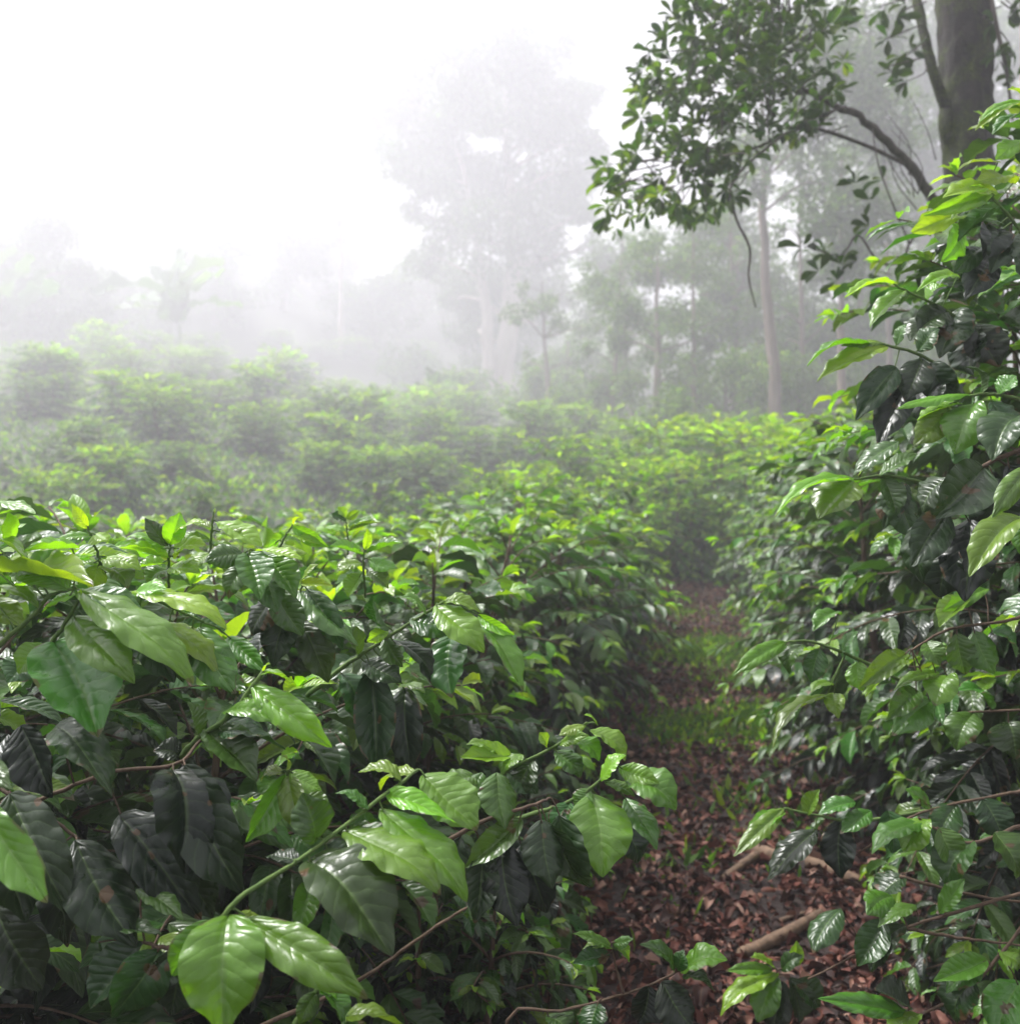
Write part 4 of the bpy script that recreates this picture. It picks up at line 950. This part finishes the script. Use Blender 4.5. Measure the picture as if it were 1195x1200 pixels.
# keep the strip clear of the coarser ground triangles
V = np.array(V); V[:, 2] += 0.012
tag(link('path', mesh_from('path', V, Fp, M['path'])), 'narrow path of reddish brown leaf litter between the rows', 'path', kind='structure')
lit = Leaves(); rng = np.random.default_rng(17)
for q in range(46000):
    y = 1.4 + 15.5 * rng.uniform() ** 1.7
    u = rng.normal() * .62
    if abs(u) > 1.7: continue
    x = path_x(y) + u * (1.0 if y < 5 else .75)
    th = rng.uniform(0, 6.28); L = .017 + .060 * rng.uniform() ** 1.5
    z = gz(x, y) + .02 + .045 * rng.uniform() ** 2
    d = np.array([math.cos(th), math.sin(th), rng.normal() * .22])
    lit.add((x, y, z), d, unit(UP + rng.normal(size=3) * .42), L, L * rng.uniform(.28, .6), 0)
tag(link('leaf_litter', lit.mesh('leaf_litter', T_LIT, M['litter'], rng)), 'fallen reddish brown leaves covering the path', 'leaf litter', kind='stuff')
gr = Leaves()
spots = [((820, 775), 8.5, .45, 4400), ((845, 760), 9.3, .4, 1900), ((890, 888), 5.85, .32, 3200), ((797, 890), 5.7, .24, 1900), ((862, 830), 7.2, .3, 500), ((870, 985), 4.4, .3, 130), ((720, 1010), 4.1, .3, 160), ((800, 1050), 3.7, .4, 110), ((805, 725), 11.5, .6, 500), ((930, 1000), 4.2, .3, 160)]
for (px, py), d, r, n in spots:
    cx = (px - 597.5) / FPX * d
    for q in range(n):
        a = rng.uniform(0, 6.28); u = r * abs(rng.normal()) * .75
        x = cx + u * math.cos(a); y = d + u * math.sin(a) * 1.5
        dd = unit(np.array([rng.normal() * .55, rng.normal() * .55, rng.uniform(.3, 1)])); L = rng.uniform(.04, .12)
        gr.add((x, y, gz(x, y) + .02), dd, unit(rng.normal(size=3) + UP * .3), L, L * rng.uniform(.08, .28), np.clip(rng.normal() * .2 + .62, 0, 1))
# ground cover on the flat behind the left row and up the slope between the bushes
for q in range(26000):
    y = 10 + 34 * rng.uniform() ** 1.3; x = rng.uniform(-.62, .45) * y
    if abs(x - path_x(y)) < .7 and y < 14: continue
    L = rng.uniform(.08, .22) * (1 + y / 60)
    dd = unit(np.array([rng.normal() * .6, rng.normal() * .6, rng.uniform(.3, 1)]))
    gr.add((x, y, gz(x, y)), dd, unit(UP + rng.normal(size=3)), L, L * rng.uniform(.25, .5), np.clip(rng.normal() * .22 + .5, 0, 1))
tag(link('grass', gr.mesh('grass', T_FAR, M['coffee_far'], rng)), 'short grass and weeds on the path and the slope', 'grass', kind='stuff')


def stick(pts, r, label, name='fallen_stick'):
    p = np.array([np.array(q) for q in pts]); t = Tubes(); c = p.mean(0)
    t.add(spline(p - c, 20), r, 8, .07, RND)
    o = link(name, t.mesh(name, M['wood']), None, c); return tag(o, label, 'stick', 'fallen sticks on the path')


def gpx(px, py, dz=.03):
    """Ground point under pixel (flat part of the terrain)."""
    ray = CF + CX * ((px - 597.5) / FPX) - CU * ((py - 600) / FPX)
    d = (CAM[2] - dz) / -ray[2]
    p = CAM + d * ray; p[2] = gz(p[0], p[1]) + dz
    return p


stick([gpx(868, 1120, .05), gpx(915, 1098, .06), gpx(962, 1072, .07)], [.020, .022, .018], 'thick pale brown stick lying slantwise on the leaves at lower right')
stick([gpx(868, 990, .05), gpx(910, 1005, .06), gpx(954, 1014, .06), gpx(1008, 1034, .06)], [.026, .030, .024], 'dark curved log half under the right bush leaves', 'fallen_log')
stick([gpx(848, 1031, .05), gpx(866, 1017, .06), gpx(886, 1003, .07)], [.016, .017], 'short brown stick leaning on the dark curved log')
stick([gpx(914, 1080, .05), gpx(935, 1073, .05), gpx(955, 1068, .06)], [.009, .008], 'thin stick just above the thick pale one')

# ------------------------------------------------------------------ low plants at the bottom of the picture
def sprig(label, px, py, d, pts, lv_, more=()):
    b = P(px, py, d); b[2] = gz(b[0], b[1])
    r = thing('coffee_seedling', b, label, 'seedling', 'coffee seedlings by the path')
    branch_part(r, pts, lv_, name='stem', mat='stem', r=(.0032, .0018))
    for p_, l_ in more: branch_part(r, p_, l_, name='branch', mat='stem', r=(.0035, .002))
    return r


sprig('small coffee seedling with bright drooping leaves at the bottom, beside the thick pale stick', 915, 1250, 2.35, [(915, 1300, 2.35), (914, 1190, 2.33), (910, 1138, 2.32)],
      [(905, 1137, 849, 1138, 15, .62), (912, 1140, 844, 1191, 24, .74, -.04), (910, 1145, 887, 1198, 30, .66, -.05, .4), (925, 1145, 936, 1198, 28, .14), (930, 1132, 933, 1102, 17, .78, .02, .2), (915, 1137, 940, 1120, 18, .15), (918, 1150, 905, 1215, 34, .05), (908, 1136, 880, 1122, 18, .6), (930, 1150, 960, 1180, 30, .1)])
sprig('leafy sprig with one upright shoot at the bottom centre, in front of the leaf litter', 640, 1260, 1.75, [(600, 1420, 1.85), (592, 1205, 1.66), (660, 1185, 1.64), (731, 1165, 1.62), (770, 1150, 1.6), (797, 1137, 1.6)],
      [(790, 1138, 749, 1107, 22, .25), (793, 1137, 801, 1113, 20, .28), (797, 1140, 852, 1125, 28, .62), (800, 1142, 838, 1162, 26, .12), (775, 1150, 812, 1206, 46, .04), (760, 1155, 748, 1200, 44, .0), (700, 1175, 690, 1215, 34, .2), (640, 1190, 665, 1220, 30, .3)],
      [([(731, 1165, 1.62), (722, 1135, 1.63), (716, 1108, 1.64)], [(716, 1110, 671, 1094, 17, .52), (718, 1112, 682, 1113, 15, .88), (720, 1108, 737, 1126, 15, .74), (714, 1118, 671, 1129, 22, .08), (718, 1106, 742, 1100, 14, .6)])])
coffee_bush(g3(-.10, 2.25), 'low small-leaved coffee bush under the overhanging branches at the bottom centre', 400, .62, .29, T_NEAR, 'coffee', G_LEFT, stems=7, leaf=.075, spacing=.035, level=.05, youth=.35)
coffee_bush(g3(-.14, 3.3), 'low leafy coffee growth at the foot of the left row, beside the litter', 401, .5, .36, T_MID, 'coffee', G_LEFT, stems=6, leaf=.085, spacing=.04, level=.05, youth=.3)
coffee_bush(g3(1.55, 2.6), 'low twiggy coffee growth among the bare twigs at the lower right', 402, .62, .45, T_NEAR, 'coffee', G_RIGHT, stems=5, leaf=.10, spacing=.05, level=.08, youth=.3)


# ------------------------------------------------------------------ haze
m, nt, out = new_mat('haze_air')
pv = N(nt, 'ShaderNodeVolumePrincipled')
pv.inputs['Density'].default_value = 0.0080
pv.inputs['Color'].default_value = (0.955, 0.945, 1.0, 1)
pv.inputs['Anisotropy'].default_value = 0.38
pv.inputs['Density Attribute'].default_value = ''
nt.links.new(pv.outputs[0], out.inputs['Volume'])
x0, x1, y0_, y1, z0, z1 = -240, 240, -60, 260, -1.6, 70
V = np.array([(x, y, z) for z in (z0, z1) for y in (y0_, y1) for x in (x0, x1)])
F = np.array([(0, 2, 3, 1), (4, 5, 7, 6), (0, 1, 5, 4), (2, 6, 7, 3), (0, 4, 6, 2), (1, 3, 7, 5)])
tag(link('haze', mesh_from('haze', V, F, m, smooth=False)), 'white fog filling the air', 'haze', kind='stuff')

# ------------------------------------------------------------------ light
SUN_EL, SUN_AZ = rad(57), rad(-62)          # azimuth from +Y towards +X
w = bpy.data.worlds.new('World'); SC.world = w; w.use_nodes = True
nt = w.node_tree; bg = nt.nodes['Background']
sky = nt.nodes.new('ShaderNodeTexSky'); sky.sky_type = 'NISHITA'; sky.sun_disc = False
sky.sun_elevation = SUN_EL; sky.sun_rotation = SUN_AZ
sky.air_density = 0.8; sky.dust_density = 6.0; sky.ozone_density = 1.0
hs = nt.nodes.new('ShaderNodeHueSaturation'); hs.inputs['Saturation'].default_value = 0.22
nt.links.new(sky.outputs[0], hs.inputs['Color']); nt.links.new(hs.outputs[0], bg.inputs['Color'])
bg.inputs['Strength'].default_value = 0.04
sl = bpy.data.lights.new('sun', 'SUN'); sl.energy = 1.5; sl.angle = rad(14); sl.color = (1.0, 0.985, 0.965)
so = bpy.data.objects.new('sun', sl); COL.objects.link(so)
dirv = Vector((math.sin(SUN_AZ) * math.cos(SUN_EL), math.cos(SUN_AZ) * math.cos(SUN_EL), math.sin(SUN_EL)))
so.rotation_euler = dirv.to_track_quat('Z', 'Y').to_euler()

# ------------------------------------------------------------------ render settings
SC.view_settings.view_transform = 'Standard'; SC.view_settings.look = 'None'
SC.view_settings.exposure = 2.55; SC.view_settings.gamma = 1
cy = SC.cycles
cy.max_bounces = 7; cy.diffuse_bounces = 3; cy.glossy_bounces = 2; cy.transmission_bounces = 4; cy.volume_bounces = 3; cy.transparent_max_bounces = 4
cy.use_denoising = True
try: cy.denoiser = 'OPENIMAGEDENOISE'
except Exception: pass
cy.caustics_reflective = False; cy.caustics_refractive = False
cy.sample_clamp_indirect = 6
